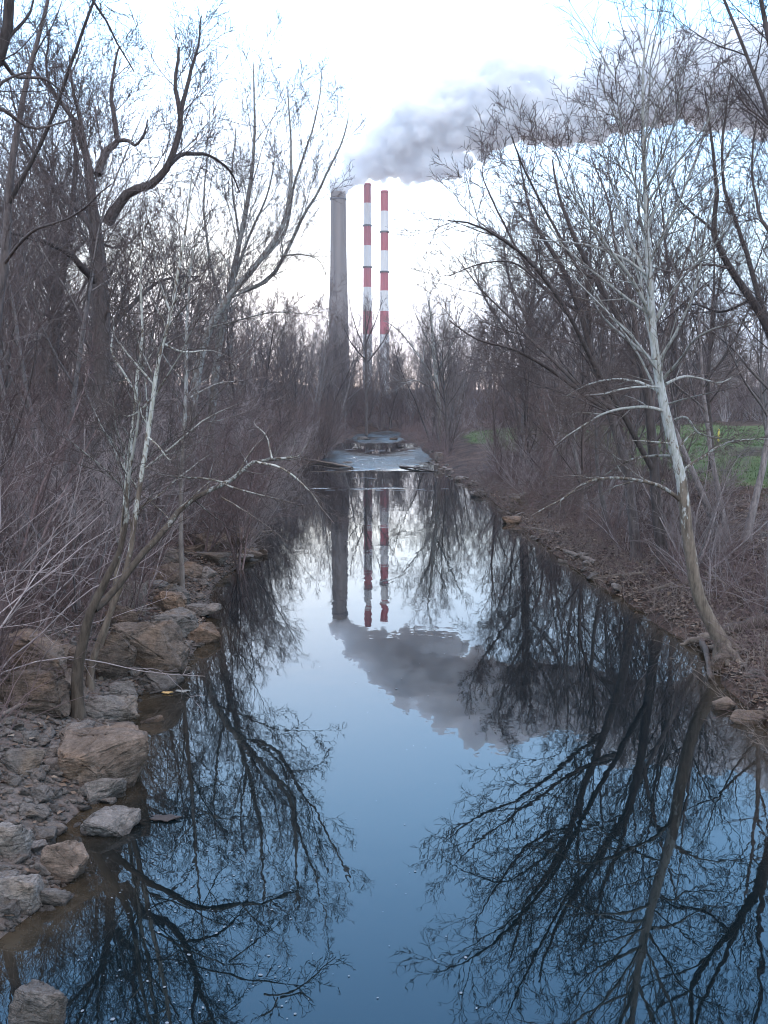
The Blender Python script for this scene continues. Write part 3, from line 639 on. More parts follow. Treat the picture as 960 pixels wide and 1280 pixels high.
hero('bare_tree', 'pale twin-stemmed sycamore on the left leaning toward the concrete chimney', 'tree', M_SYCT, 46,
     [(236, 560), (246, 470), (262, 410), (290, 368), (325, 325), (352, 285), (362, 240), (364, 200), (362, 150), (360, 110)], (.22, .19, .16, .14, .12, .10, .08, .06, .035, .02),
     [([(330, 322), (356, 290), (368, 230), (385, 180), (398, 130), (402, 90)], .08, .018, 1), ([(300, 365), (340, 345), (375, 280), (405, 225), (432, 165), (436, 140)], .10, .018, 2),
      ([(290, 372), (330, 350), (352, 325), (352, 300)], .05, .015, -2), ([(350, 320), (375, 318), (398, 325), (408, 345)], .035, .01, 1), ([(262, 410), (300, 400), (345, 390), (400, 395)], .05, .012, -3)],
     L4v(dict(n=12, ang=(.35, .8), ratio=.34), dict(n=9), dict(n=7)), 34, .0085)
hero('bare_tree', 'dark crooked tree behind the curved-limb tree with limbs spreading left', 'tree', M_DARK, 38,
     [(62, 560), (66, 460), (72, 380), (80, 330), (90, 260), (95, 200), (90, 150)], (.22, .2, .16, .13, .10, .07, .03),
     [([(72, 380), (40, 330), (15, 300), (-20, 240)], .1, .02, 2), ([(80, 330), (110, 300), (150, 310), (185, 280)], .08, .02, 3), ([(86, 290), (60, 220), (30, 170), (10, 100)], .08, .02, -2), ([(70, 400), (30, 380), (-20, 370)], .08, .02, -3)],
     L4v(dict(n=13)), 35, .008)
hero('bare_tree', 'sycamore leaning out over the water from the rocks, its arm mottled white', 'tree', M_LEAN, 15.9,
     [(96, 868), (97, 842), (103, 805), (114, 765), (134, 720), (150, 690), (158, 650), (160, 600), (170, 545), (176, 490)], (.095, .088, .08, .07, .055, .045, .036, .028, .02, .01),
     [([(117, 762), (135, 748), (178, 692), (205, 662), (229, 634), (262, 614), (285, 603), (298, 592), (318, 577), (344, 573), (366, 571)], .062, .020, 3.4),
      ([(344, 573), (372, 570), (388, 548)], .016, .005, .3), ([(340, 573), (333, 545), (318, 530), (322, 522)], .014, .004, .5), ([(322, 578), (352, 585), (385, 612), (402, 635), (418, 655)], .018, .005, -.5),
      ([(280, 605), (300, 612), (340, 622), (378, 632)], .016, .005, -.8), ([(277, 622), (300, 635), (330, 655), (352, 672)], .013, .004, .2), ([(285, 604), (255, 598), (225, 596), (198, 592), (182, 578)], .016, .005, .9)],
     [dict(n=13, t0=.3, ang=(.35, 1.1), ratio=.42, slim=.009, K=7, wob=.15, trop=-.01, rel=.5, sp=.10, shape=.5), dict(n=8, ang=(.4, 1), ratio=.5, slim=.009, K=5, wob=.14, trop=.01, sp=.08), dict(n=4, ang=(.4, 1), ratio=.5, slim=.009, K=3, wob=.14, trop=.01, sp=.08)], 36, .0045, trunk_children=False)
hero('bare_tree', 'slender sycamore with brown flaking lower bark turning white halfway up, left bank', 'tree', M_LEAN, 17.5,
     [(112, 838), (122, 810), (130, 785), (150, 735), (163, 690), (170, 640), (180, 575), (188, 520), (194, 470), (204, 430), (214, 392), (222, 340), (232, 290), (240, 220)], (0.0576, 0.054, 0.0504, 0.0468, 0.0432, 0.0396, 0.036, 0.0324, 0.0288, 0.0252, 0.018, 0.0108),
     [([(192, 480), (170, 455), (150, 430), (138, 410)], .02, .006, 1), ([(184, 545), (200, 560), (215, 575), (240, 545)], .018, .005, -.5), ([(205, 430), (230, 440), (262, 438), (290, 448)], .018, .005, 1), ([(190, 500), (160, 520), (130, 500)], .018, .005, .5), ([(214, 392), (196, 340), (190, 280)], .02, .006, 1)],
     FINE, 37, .0045)
hero('bare_tree', 'slender twin sycamore stem just left of the flaking white one', 'tree', M_LEAN, 18.3,
     [(124, 815), (133, 785), (140, 755), (148, 700), (155, 640), (160, 580), (168, 520), (172, 465), (178, 420), (176, 350), (180, 280)], (0.0468, 0.0432, 0.0396, 0.036, 0.0324, 0.0288, 0.0252, 0.018, 0.0086),
     [([(170, 490), (140, 440), (142, 410), (138, 370)], .02, .006, 1), ([(172, 465), (190, 440), (196, 410)], .016, .005, .5), ([(160, 580), (130, 540), (100, 530)], .016, .005, -.5)],
     FINE, 38, .0045)
hero('bare_tree', 'thin straight white-barked sapling behind the leaning sycamore', 'tree', M_SYCT, 26,
     [(226, 640), (228, 570), (231, 520), (233, 470), (233, 420), (236, 370), (240, 310)], (.055, .05, .048, .044, .036, .025, .012),
     [([(232, 500), (270, 480), (300, 476), (345, 470)], .018, .005, 1), ([(231, 520), (265, 527), (310, 515), (355, 505)], .016, .005, .5), ([(233, 465), (260, 455), (285, 448)], .016, .005, -1)],
     FINE, 39, .0045)
# tall trees over the left bank whose crowns reach out over the water (seen mostly as reflections)
hero('bare_tree', 'tall forked tree standing on the near left bank, its crown above the photo edge', 'tree', M_DARK, 19,
     [(-30, 720), (-25, 600), (-10, 450), (5, 330), (10, 240), (30, 120), (60, 0), (90, -140)], (0.114, 0.102, 0.09, 0.078, 0.066, 0.048, 0.03, 0.012),
     [([(0, 360), (-30, 200), (-40, 60), (-20, -100)], 0.0540, 0.0200, 2), ([(8, 260), (60, 160), (110, 20), (170, -110)], 0.0420, 0.0150, -1), ([(5, 330), (40, 290), (90, 270), (140, 230)], 0.0300, 0.0100, -3)],
     L4v(dict(n=10, ratio=.34), dict(n=7), dict(n=6)), 40, .005, crown_t0=.35)

# ------------------------------------------------------------------ hero trees on the right
syc = hero('sycamore_tree', 'white-barked sycamore leaning over the creek from the right bank with exposed roots', 'tree', M_SYC, 20.6,
     [(907, 812), (893, 788), (877, 755), (866, 715), (858, 665), (854, 620), (848, 585), (838, 540), (829, 500), (823, 460), (816, 405), (812, 350), (809, 290), (806, 230), (803, 150), (804, 90), (806, 22)],
     (.17, .135, .12, .115, .11, .106, .10, .094, .087, .08, .072, .062, .05, .04, .029, .019, .008),
     [([(850, 625), (830, 610), (800, 600), (768, 597), (735, 602), (705, 622), (665, 645)], .042, .009, -1.5), ([(838, 570), (815, 570), (790, 574), (765, 588), (740, 606), (690, 625)], .028, .006, 1.2),
      ([(833, 515), (805, 509), (770, 512), (745, 522), (715, 540), (690, 560)], .035, .006, -1), ([(829, 492), (800, 478), (768, 474), (735, 480), (700, 500)], .03, .006, 1.5),
      ([(827, 484), (790, 484), (755, 492), (722, 494)], .024, .005, -1.5), ([(820, 455), (797, 435), (770, 412), (750, 390), (735, 360)], .036, .007, 1), ([(842, 555), (815, 552), (782, 550)], .02, .006, -.5),
      ([(852, 590), (868, 578), (888, 565), (902, 556), (925, 550), (975, 549)], .034, .012, .8), ([(843, 525), (858, 522), (872, 540), (885, 545), (925, 551)], .026, .006, -.6), ([(848, 560), (862, 545), (874, 538)], .018, .006, .4),
      ([(832, 480), (862, 470), (900, 478), (930, 462)], .03, .006, 1.5), ([(829, 474), (850, 450), (868, 425), (895, 410), (935, 402)], .036, .007, -1), ([(834, 505), (870, 495), (905, 488)], .02, .005, -1.2),
      ([(812, 360), (792, 310), (768, 240), (752, 180), (742, 120)], .034, .006, 1), ([(815, 400), (790, 350), (745, 290), (715, 240), (695, 190)], .04, .006, -1.5), ([(810, 330), (835, 280), (862, 220), (882, 160), (900, 110)], .034, .006, 1.5),
      ([(808, 270), (788, 210), (775, 150), (768, 80)], .024, .005, -1), ([(807, 240), (830, 190), (850, 130), (858, 70)], .024, .005, -1), ([(817, 405), (850, 350), (890, 310), (930, 250)], .036, .006, -1.5)],
     [dict(n=15, t0=.15, t1=1, ang=(.3, .85), ratio=.46, slim=.009, K=7, wob=.12, trop=.05, rel=.6, sp=.13, shape=.35), dict(n=8, t0=.12, ang=(.35, .9), ratio=.46, slim=.008, K=5, wob=.12, trop=.04, sp=.10, shape=.4), dict(n=5, ang=(.3, 1.0), ratio=.55, slim=.008, K=3, wob=.13, trop=.02, lmin=.1, sp=.09)],
     41, .0052, dyt=-.4, balls=140, crown_t0=.42, tk=.75, tn=2.2)
def sheared_roots(tree):
    g = np.random.default_rng(8); b = tree.location
    for (px, py, r0) in ((935, 812, .09), (945, 835, .07), (915, 852, .07), (890, 828, .06), (872, 806, .075), (925, 800, .08)):
        e = hit(px, py); p0 = at(904, 806, b.y); z1 = hz(e.x, e.y)
        mid = (p0 + e) / 2; mid.z = min(max(mid.z - .05, hz(mid.x, mid.y) + .02), hz(mid.x, mid.y) + .16); end = Vector((e.x, e.y, z1 - .16))
        ln, lr = smooth_line([p - b for p in (p0 + Vector((0, 0, .12)), mid, end)], [r0 * 1.15, r0 * .8, r0 * .3], 10, g, .03)
        V, Q, RR = tubes([(ln[None], lr[None])], .01, (8,)); link('root', mesh_np('root', V, [Q], [M_SYC], attrs={'rad': RR}), tree)
sheared_roots(syc)
hero('bare_tree', 'dark many-stemmed tree behind the white sycamore with long limbs reaching left', 'tree', M_DARK, 29,
     [(828, 700), (822, 640), (818, 590), (812, 520), (800, 450), (775, 400), (745, 350), (715, 290), (698, 240), (690, 200)], (0.1615, 0.136, 0.1275, 0.119, 0.1105, 0.0935, 0.0765, 0.0553, 0.034, 0.017),
     [([(818, 590), (780, 520), (745, 460), (715, 400), (670, 335), (630, 300), (590, 280), (560, 275)], 0.0850, 0.0150, -3), ([(800, 450), (790, 380), (770, 310), (760, 250), (740, 200)], 0.0680, 0.0180, 3),
      ([(780, 520), (735, 490), (680, 440), (640, 400), (600, 360), (570, 320)], 0.0680, 0.0120, 3), ([(745, 350), (720, 330), (680, 260), (650, 200), (640, 170)], 0.0510, 0.0120, -3), ([(715, 400), (690, 370), (645, 330), (600, 330), (560, 345)], 0.0425, 0.0100, 2),
      ([(812, 520), (830, 430), (850, 350), (870, 270)], 0.0680, 0.0180, 3)],
     L4v(dict(n=11, ratio=.42), dict(n=7), dict(n=5)), 42, .0072, crown_t0=.4)
hero('bare_tree', 'second brown trunk beside the dark many-stemmed tree behind the sycamore', 'tree', M_DARK, 31,
     [(795, 690), (790, 640), (782, 580), (765, 520), (742, 450), (725, 390), (700, 330), (668, 280), (655, 235), (648, 190)], (.15, .14, .13, .12, .10, .085, .07, .05, .03, .015),
     [([(765, 520), (700, 470), (650, 440), (600, 425), (560, 400)], .07, .012, -2), ([(742, 450), (735, 370), (738, 300), (735, 240)], .06, .012, 2), ([(725, 390), (670, 350), (620, 260), (600, 210)], .06, .012, 3)],
     L4v(dict(n=10), dict(n=7), dict(n=5)), 43, .0074, crown_t0=.4)
hero('bare_tree', 'dark tree at the right edge sweeping up to the left behind the sycamore crown', 'tree', M_DARK, 24,
     [(1010, 690), (1000, 600), (985, 500), (968, 430), (940, 375), (912, 335), (893, 290), (897, 235), (890, 170), (880, 110)], (0.144, 0.128, 0.112, 0.104, 0.088, 0.072, 0.06, 0.044, 0.028, 0.012),
     [([(968, 430), (945, 360), (928, 300), (905, 225), (905, 150), (915, 90)], 0.0720, 0.0150, 2), ([(893, 290), (870, 270), (850, 250), (835, 215)], 0.0320, 0.0100, 1), ([(912, 335), (880, 330), (845, 340), (800, 330)], 0.0320, 0.0100, -2),
      ([(985, 500), (975, 400), (985, 300), (970, 200), (975, 100)], 0.0720, 0.0150, -1), ([(940, 375), (900, 390), (860, 380), (820, 410)], 0.0360, 0.0100, 2)],
     L4v(dict(n=12, ratio=.36), dict(n=8), dict(n=6)), 44, .006, crown_t0=.45)
hero('bare_tree', 'near dark tree just off the right edge whose limbs cross the upper right corner', 'tree', M_DARK, 17,
     [(1090, 820), (1080, 650), (1065, 500), (1040, 380), (1010, 280), (985, 180), (970, 90), (950, 0), (930, -120)], (0.13, 0.117, 0.104, 0.091, 0.078, 0.0585, 0.0455, 0.0325, 0.013),
     [([(1040, 380), (990, 320), (955, 280), (940, 220), (945, 150)], 0.0455, 0.0120, 1), ([(1010, 280), (1040, 180), (1040, 50), (1060, -100)], 0.0455, 0.0150, 1), ([(985, 180), (955, 150), (930, 130), (915, 100)], 0.0195, 0.0080, -1), ([(1000, 250), (930, 60), (880, -60), (830, -160)], 0.0325, 0.0100, 1)],
     L4v(dict(n=9, ratio=.34), dict(n=7), dict(n=6)), 45, .005, crown_t0=.4)
hero('bare_tree', 'bushy round-crowned grey tree right of the chimneys, farther up the right bank', 'tree', M_GREY, 66,
     [(655, 590), (656, 520), (660, 460), (664, 410), (668, 360), (672, 310)], (.26, .22, .2, .16, .1, .05),
     [([(660, 460), (630, 410), (605, 370), (590, 330)], .12, .03, 3), ([(662, 440), (695, 400), (720, 360), (735, 330)], .12, .03, -3), ([(664, 410), (640, 360), (630, 310), (636, 280)], .1, .03, -2), ([(666, 390), (695, 340), (705, 300), (700, 270)], .1, .03, 2)],
     L4v(dict(n=14), dict(n=10), dict(n=8)), 46, .011)
hero('bare_tree', 'pale sycamore upright at the bend just right of the striped chimneys', 'tree', M_SYCT, 100,
     [(552, 560), (548, 500), (543, 450), (540, 410), (536, 375)], (.22, .19, .16, .12, .05),
     [([(546, 480), (520, 440), (500, 415), (480, 400)], .09, .03, 4), ([(545, 470), (565, 430), (580, 400)], .09, .03, -4), ([(548, 490), (520, 475), (500, 478), (470, 450)], .07, .02, -3), ([(542, 440), (525, 405), (515, 380)], .07, .02, 2), ([(542, 440), (560, 400), (562, 375)], .07, .02, 2)],
     L4v(dict(n=12), dict(n=8), dict(n=6)), 47, .010)
hero('bare_tree', 'small dark tree with a fan of upright branches directly before the middle chimney', 'tree', M_DARK, 150,
     [(458, 520), (458, 480), (457, 445), (457, 415), (457, 385)], (.2, .19, .17, .13, .05),
     [([(457, 440), (445, 410), (438, 385), (436, 372)], .10, .04, 4), ([(457, 430), (470, 400), (478, 375)], .10, .04, -4), ([(457, 450), (440, 430), (428, 405)], .12, .03, -4), ([(458, 455), (480, 425), (492, 400)], .12, .03, 3), ([(457, 420), (462, 395), (466, 370)], .1, .03, 3)],
     [dict(n=10, t0=.2, ang=(.3, .7), ratio=.42, slim=.012, K=5, wob=.1, trop=.1), dict(n=7, t0=.15, ang=(.4, .8), ratio=.45, slim=.012, K=4, wob=.1, trop=.08), dict(n=4, ang=(.4, .8), ratio=.5, slim=.012, K=3, wob=.1, trop=.05)], 48, .012)

# ------------------------------------------------------------------ brush: countable shrubs and the tangle between them
def proto_shrub(mat, h, n0, seed, rmin, out=.5, kids=(7, 6)):
    g = np.random.default_rng(seed); a = g.uniform(0, 2 * np.pi, n0)
    P = np.stack([np.cos(a) * .12, np.sin(a) * .12, np.full(n0, -.15)], -1); D = np.stack([np.cos(a) * out * g.uniform(.2, 1.5, n0), np.sin(a) * out * g.uniform(.2, 1.5, n0), np.ones(n0)], -1)
    sn, sr = grow(P, D, h * g.uniform(.6, 1.1, n0), h * g.uniform(.004, .0075, n0), 9, .09, -.02, g, .25)
    root = empty('bare_shrub')
    V, Q, RR = tubes([(sn, sr)], rmin, (4,)); link('stem_clump', mesh_np('stem_clump', V, [Q], [mat], attrs={'rad': RR}), root)
    sets = levels_grow(sn, sr, [dict(n=kids[0], t0=.15, ang=(.35, .9), ratio=.34, slim=.008, K=5, wob=.12, trop=.04), dict(n=kids[1], t0=.1, ang=(.4, .9), ratio=.5, slim=.008, K=3, wob=.12, trop=.03)], g)
    V, Q, RR = tubes(sets, rmin, (3, 3)); link('twig_spray', mesh_np('twig_spray', V, [Q], [mat], attrs={'rad': RR}), root)
    return root
shr_near = [proto_shrub(M_BRUSH, 2.6, 12, 61, .0028), proto_shrub(M_BRUSHG, 3.0, 9, 62, .0028, .7), proto_shrub(M_BRUSH, 2.2, 14, 63, .0028, .6), proto_shrub(M_BRUSHG, 3.6, 8, 64, .0028, .9)]
shr_far = [proto_shrub(M_BRUSH, 3.0, 14, 65, .007, .5, (7, 5)), proto_shrub(M_BRUSHG, 3.4, 12, 66, .007, .6, (7, 5)), proto_shrub(M_BRUSH, 3.8, 12, 67, .008, .5, (8, 5))]
def shrubs(n, protos_, label, group, fx, fy, ok, smin, smax, mind, seed):
    g = random.Random(seed + 50)
    for (x, y) in scatter(n, fx, fy, ok, mind, seed):
        s = g.choice(protos_); loc = (x, y, hz(x, y)); rz = g.uniform(0, 6.28); sc = g.uniform(smin, smax)
        if s.get('label') is None: s.location = loc; s.rotation_euler = (0, 0, rz); s.scale = (sc,) * 3; tag(s, label, 'shrub', group)
        else: copy_thing(s, loc, rz, sc, label, group)
shrubs(46, shr_near, 'leafless tangled shrub on the left bank above the boulders', 'shrubs above the left boulders', lambda g, y: LE(y) - g.uniform(2.3 if y < 22 else 1.4, 9), lambda g: g.uniform(13.5, 32), lambda x, y: vis(x, y, 1.5), .75, 1.25, .8, 11)
shrubs(46, shr_near, 'leafless reddish shrub on the near right bank around the sycamore', 'shrubs around the right sycamore', lambda g, y: RE(y) + g.uniform(1.5, 9), lambda g: g.uniform(15, 36), lambda x, y: vis(x, y, 1.5) and not (y < 22 and x < RE(y) + 2.2) and not lawn(x, y), .45, .85, .8, 12)
shrubs(55, shr_far, 'leafless brown shrub in the thicket farther up the left bank', 'shrubs farther up the left bank', lambda g, y: LE(y) - g.uniform(.8, 12), lambda g: g.uniform(32, 120), lambda x, y: vis(x, y), .8, 1.4, 1.4, 13)
shrubs(50, shr_far, 'leafless reddish shrub between the far right bank and the lawn', 'shrubs up the right bank', lambda g, y: RE(y) + g.uniform(.8, 6.5), lambda g: g.uniform(36, 130), lambda x, y: vis(x, y) and not lawn(x, y), .45, .9, 1.3, 14)
shrubs(34, shr_far, 'leafless shrub closing the view at the creek bend', 'shrubs at the creek bend', lambda g, y: g.uniform(-14, 14), lambda g: g.uniform(156, 185), lambda x, y: x < LE(y) - .5 or x > RE(y) + .5 or y > 172, .8, 1.4, 1.6, 15)
shrubs(75, shr_far, 'leafless shrub at the foot of the wood behind the lawn', 'shrubs behind the lawn', lambda g, y: g.uniform(.07, .42) * y, lambda g: g.uniform(118, 200), lambda x, y: True, 1.1, 2.3, 2.0, 16)

def tangle(name, label, mat, n, side, y0, y1, d0, d1, Lr, rmin, seed, power=1.6, kids=4):
    g = np.random.default_rng(seed); y = y0 + (y1 - y0) * g.random(n) ** power; d = d0 + (d1 - d0) * g.random(n)
    l, r = edges(y); x = l - d if side < 0 else r + d
    m = np.abs(x) < y * .38 + 2
    if side > 0: m &= ~(((x / y > .235) & (y > 24) & (x - r > 3.5)) | ((x / y > .062) & (x / y < .125) & (y > 66) & (y < 118)))
    x, y = x[m], y[m]; n = len(x)
    P = np.stack([x, y, height(x, y) - .05], -1); a = g.uniform(0, 2 * np.pi, n); t = g.uniform(.3, 1.5, n)
    D = np.stack([np.cos(a) * t, np.sin(a) * t, np.ones(n)], -1); L = g.uniform(*Lr, n)
    sn, sr = grow(P, D, L, L * .0042, 7, .12, -.05, g, .3)
    sets = levels_grow(sn, sr, [dict(n=kids, t0=.2, ang=(.4, 1.0), ratio=.36, slim=.008, K=4, wob=.14, trop=.0), dict(n=3, t0=.2, ang=(.4, .9), ratio=.5, slim=.008, K=2, wob=.12, trop=.0)], g)
    V, Q, RR = tubes([(sn, sr)] + sets, rmin, (3, 3, 3)); o = link(name, mesh_np(name, V, [Q], [mat], attrs={'rad': RR})); tag(o, label, 'undergrowth', kind='stuff')
tangle('undergrowth', 'tangled brown brambles and fallen twigs over the left bank', M_BRUSH, 3400, -1, 13, 46, 1.6, 11, (.7, 2.2), .0026, 71)
tangle('undergrowth', 'tangled reddish brambles and fallen twigs over the right bank', M_BRUSH, 4200, 1, 14, 50, .5, 10, (.5, 1.8), .0026, 72)
tangle('undergrowth', 'distant brown brush covering the upper creek banks on the left', M_BRUSH, 2600, -1, 40, 165, .2, 14, (1.0, 2.6), .007, 73, 1.2)
tangle('undergrowth', 'distant reddish brush covering the upper creek bank on the right', M_BRUSH, 2400, 1, 45, 165, .2, 7, (.8, 1.8), .007, 74, 1.2)

tangle('tall_brush', 'long thin pale grey stems criss-crossing in front of the left wood', M_BRUSHG, 420, -1, 12.5, 34, 2.2, 9, (1.8, 4.6), .0045, 75, 1.3, 5)
tangle('tall_brush', 'thin pale reddish stems standing around the right sycamore', M_BRUSHG, 300, 1, 17, 40, 1.6, 9, (1.0, 2.8), .0040, 76, 1.3, 5)
tangle('flood_debris', 'drifted twigs and roots caught along the right waterline', M_LOGT, 1500, 1, 14, 70, -.15, 1.6, (.3, 1.0), .0045, 77, 1.4, 3)
# leaf litter: small curled leaves lying on both near banks
def litter():
    g = np.random.default_rng(9); n = 60000
    y = 8 + 50 * g.random(n) ** 1.5; side = g.random(n) < .45; l, r = edges(y); d = .1 + 9 * g.random(n) ** 1.2
    m = ~(side & (y < 24) & (d < 3.4) & (g.random(n) > .12)); y, side, l, r, d = y[m], side[m], l[m], r[m], d[m]; n = len(y); x = np.where(side, l - d, r + d); z = height(x, y) + g.uniform(.005, .03, n); s = g.uniform(.025, .06, n)
    a = g.uniform(0, 6.28, n); tx = g.normal(0, .5, n); ty = g.normal(0, .5, n)
    cs, sn = np.cos(a), np.sin(a); q = []
    for (u, v, w) in ((-1, -.6, 0), (1, -.6, .25), (1, .6, 0), (-1, .6, .3)):
        dx, dy = (u * cs - v * sn) * s, (u * sn + v * cs) * s; q.append(np.stack([x + dx, y + dy, z + np.abs(dx * tx + dy * ty) + w * s], -1))
    V = np.stack(q, 1).reshape(-1, 3); Q = np.arange(n * 4).reshape(n, 4)
    m, nn, b = new_mat('dead_leaves', .85, .2); at_ = N(nn, 'ShaderNodeAttribute', attribute_name='tone')
    nn.links.new(ramp(nn, at_.outputs['Fac'], [(0, (.06, .04, .03)), (.5, (.13, .085, .06)), (.85, (.21, .15, .11)), (1, (.30, .24, .19))]), b.inputs['Base Color'])
    o = link('leaf_litter', mesh_np('leaf_litter', V, [Q], [m], False, {'tone': np.repeat(g.random(n), 4)})); tag(o, 'brown dead leaves strewn over both near banks', 'leaves', kind='stuff')
litter()
def grass():
    g = np.random.default_rng(10); n = 70000
    y = 40 + 80 * g.random(n); l, r = edges(y); x = r + g.uniform(4, 32, n)
    lo = np.interp(y, [30, 45, 80, 100, 118], [9, 6.5, 4, 3, 3]); m = ((x - r) > lo + g.uniform(-1, 2, n)) & (x < y * .38 + 2) & (vnoise(x, y, .25, 8) > -.55); x, y = x[m], y[m]; n = len(x)
    z = height(x, y) - .02; h = g.uniform(.05, .16, n); a = g.uniform(0, 6.28, n); w = .018
    bx, by = np.cos(a) * w, np.sin(a) * w; tx, ty = g.normal(0, .04, n), g.normal(0, .04, n)
    V = np.stack([np.stack([x - bx, y - by, z], -1), np.stack([x + bx, y + by, z], -1), np.stack([x + tx, y + ty, z + h], -1)], 1).reshape(-1, 3)
    mt, nn, b = new_mat('grass_blades', .8, .2); at_ = N(nn, 'ShaderNodeAttribute', attribute_name='tone')
    nn.links.new(ramp(nn, at_.outputs['Fac'], [(0, (.04, .068, .022)), (.7, (.07, .115, .035)), (1, (.16, .15, .08))]), b.inputs['Base Color'])
    o = link('grass', mesh_np('grass', V, [np.arange(n * 3).reshape(n, 3)], [mt], False, {'tone': np.repeat(g.random(n), 3)})); tag(o, 'green winter grass of the lawn beyond the right bank', 'grass', kind='stuff')
grass()

# ------------------------------------------------------------------ rocks
def rock_mesh(name, dims, seed, mat, chunk=1.0, sub=2):
    g = random.Random(seed); bm = bmesh.new()
    for _ in range(int(9 + 7 * chunk)):
        v = Vector((g.uniform(-1, 1), g.uniform(-1, 1), g.uniform(-1, 1))); k = (abs(v.x) ** 4 + abs(v.y) ** 4 + abs(v.z) ** 4) ** .25; bm.verts.new(v / max(k, .2) * g.uniform(.86, 1.08))
    r = bmesh.ops.convex_hull(bm, input=bm.verts); bmesh.ops.delete(bm, geom=[e for e in r['geom_interior'] if isinstance(e, bmesh.types.BMVert)], context='VERTS')
    bmesh.ops.dissolve_limit(bm, angle_limit=.3, verts=bm.verts, edges=bm.edges)
    bmesh.ops.bevel(bm, geom=list(bm.edges), offset=.045, segments=2, affect='EDGES', clamp_overlap=True)
    bmesh.ops.triangulate(bm, faces=bm.faces)
    big = max(dims) > 1.01 or min(dims) < .4
    for _ in range(sub + (3 if sub > 1 else 1)):
        bmesh.ops.subdivide_edges(bm, edges=[e for e in bm.edges if e.calc_length() > (.10 if sub > 1 else .3)], cuts=1, use_grid_fill=True); bmesh.ops.triangulate(bm, faces=[f for f in bm.faces if len(f.verts) > 3])
    off = Vector((seed * 3.1, seed * .7, 0)); bm.normal_update()
    lay = Vector((g.uniform(-.3, .3), g.uniform(-.3, .3), 1)).normalized()
    for v in bm.verts:
        n1 = mnoise.noise(v.co * 1.3 + off); n2 = mnoise.noise(v.co * 3.5 + off); n3 = mnoise.noise(v.co * 9 + off); n4 = mnoise.noise(v.co * 22 + off)
        q = v.co.dot(lay) * 5 + n2 * .8 + seed; step = abs((q % 1) - .5); crack = -.05 * max(0, 1 - step * 7) * (.4 + max(0, n1) * 2)
        c2 = -.09 * max(0, 1 - abs(mnoise.noise(v.co * 1.1 + off * 2)) * 14)
        v.co += v.normal * (n1 * .10 + n2 * .055 + n3 * .03 + n4 * .012 + crack + c2)
    for v in bm.verts: v.co = Vector((v.co.x * dims[0] / 2, v.co.y * dims[1] / 2, v.co.z * dims[2] / 2))
    me = bpy.data.meshes.new(name); bm.to_mesh(me); bm.free(); me.materials.append(mat)
    for p in me.polygons: p.use_smooth = True
    return me
def boulder(px, py, wpx, hpx, label, mat, seed, name='boulder', depth=.8, tilt=(0, 0, 0), sink=.25):
    """px,py: middle of the rock's foot in the photo; wpx,hpx its size there"""
    p = hit(px, py); dist = (p - Vector((0, 0, H))).length; w = wpx / F * dist; h = hpx / F * dist
    me = rock_mesh(name, (w * 1.16, w * depth * 1.1, h * (1 + sink) * 1.12), seed, mat)
    o = link(name, me, None, (p.x, p.y + w * depth * .38, p.z + h * (1 - sink) / 2 - .02)); o.rotation_euler = tilt; tag(o, label, 'rock'); return o
B = boulder
B(183, 846, 92, 62, 'largest layered brown boulder, its right end dipping into the water', M_ROCKB, 1, depth=.75, tilt=(0, .22, .3))
B(131, 852, 54, 56, 'brown slab of rock leaning left of the largest layered boulder', M_ROCKB, 2, depth=.7, tilt=(0, .35, .5))
B(207, 766, 44, 26, 'rounded tan boulder above the blocky ones, upper end of the rock pile', M_ROCKB, 3, tilt=(0, .15, .2))
B(252, 772, 42, 15, 'pale flat rock at the water edge above the square block', M_ROCKG, 4, tilt=(0, -.05, 0))
B(213, 796, 62, 28, 'grey brown boulder between the tan boulder and the square block', M_ROCKG, 5, tilt=(0, -.15, .2))
B(250, 805, 40, 22, 'square tan block with a flat top standing in the water', M_ROCKB, 6, 'boulder', .8, (0, 0, .1), .35)
B(150, 792, 40, 34, 'dark brown rock behind the leaning slab', M_ROCKB, 7)
B(166, 768, 36, 40, 'grey upright slab left of the rounded tan boulder', M_ROCKG, 8, tilt=(0, .5, 0))
B(137, 900, 66, 30, 'dark grey flat-topped rock right beside the leaning tree foot', M_ROCKG, 9, tilt=(0, .08, .3))
B(120, 985, 112, 66, 'huge flat orange-stained slab sloping into the water near the gravel', M_ROCKB, 10, depth=.85, tilt=(.12, -.22, .35))
B(128, 1005, 50, 26, 'rough grey rock below the huge orange-stained slab', M_ROCKG, 11, tilt=(0, -.1, 0))
B(134, 1045, 64, 28, 'pale knobbly rock sitting alone in the water', M_ROCKP, 12, tilt=(0, -.15, .2))
B(75, 1106, 46, 42, 'blocky brown rock standing in the shallow pool', M_ROCKB, 13, tilt=(0, .1, .3))
B(62, 1136, 40, 22, 'small grey angular rock below the blocky brown one', M_ROCKG, 14, tilt=(0, .3, .3))
B(14, 1140, 56, 40, 'pale broken rock at the left edge above the dark pool', M_ROCKP, 15)
B(46, 1296, 56, 52, 'pale pointed rock at the bottom left corner of the water', M_ROCKP, 16, tilt=(0, .15, 0))
B(20, 852, 96, 50, 'broad brown boulder at the left edge under the brush', M_ROCKB, 17, depth=.9, tilt=(0, .15, 0))
B(152, 872, 34, 16, 'small grey stone between the leaning slab and the water', M_ROCKG, 18)
B(42, 892, 88, 44, 'brown half-buried boulder left of the leaning tree foot', M_ROCKB, 19)
B(24, 968, 44, 26, 'grey blue angular stone among the rubble at the left edge', M_ROCKG, 20)
B(12, 1075, 40, 40, 'pale lump of rock against the left photo edge', M_ROCKP, 21)
B(85, 842, 40, 32, 'brown stone behind the leaning tree foot', M_ROCKB, 22)
B(220, 842, 30, 7, 'thin flat stone breaking the surface beside the layered boulder', M_ROCKG, 23)
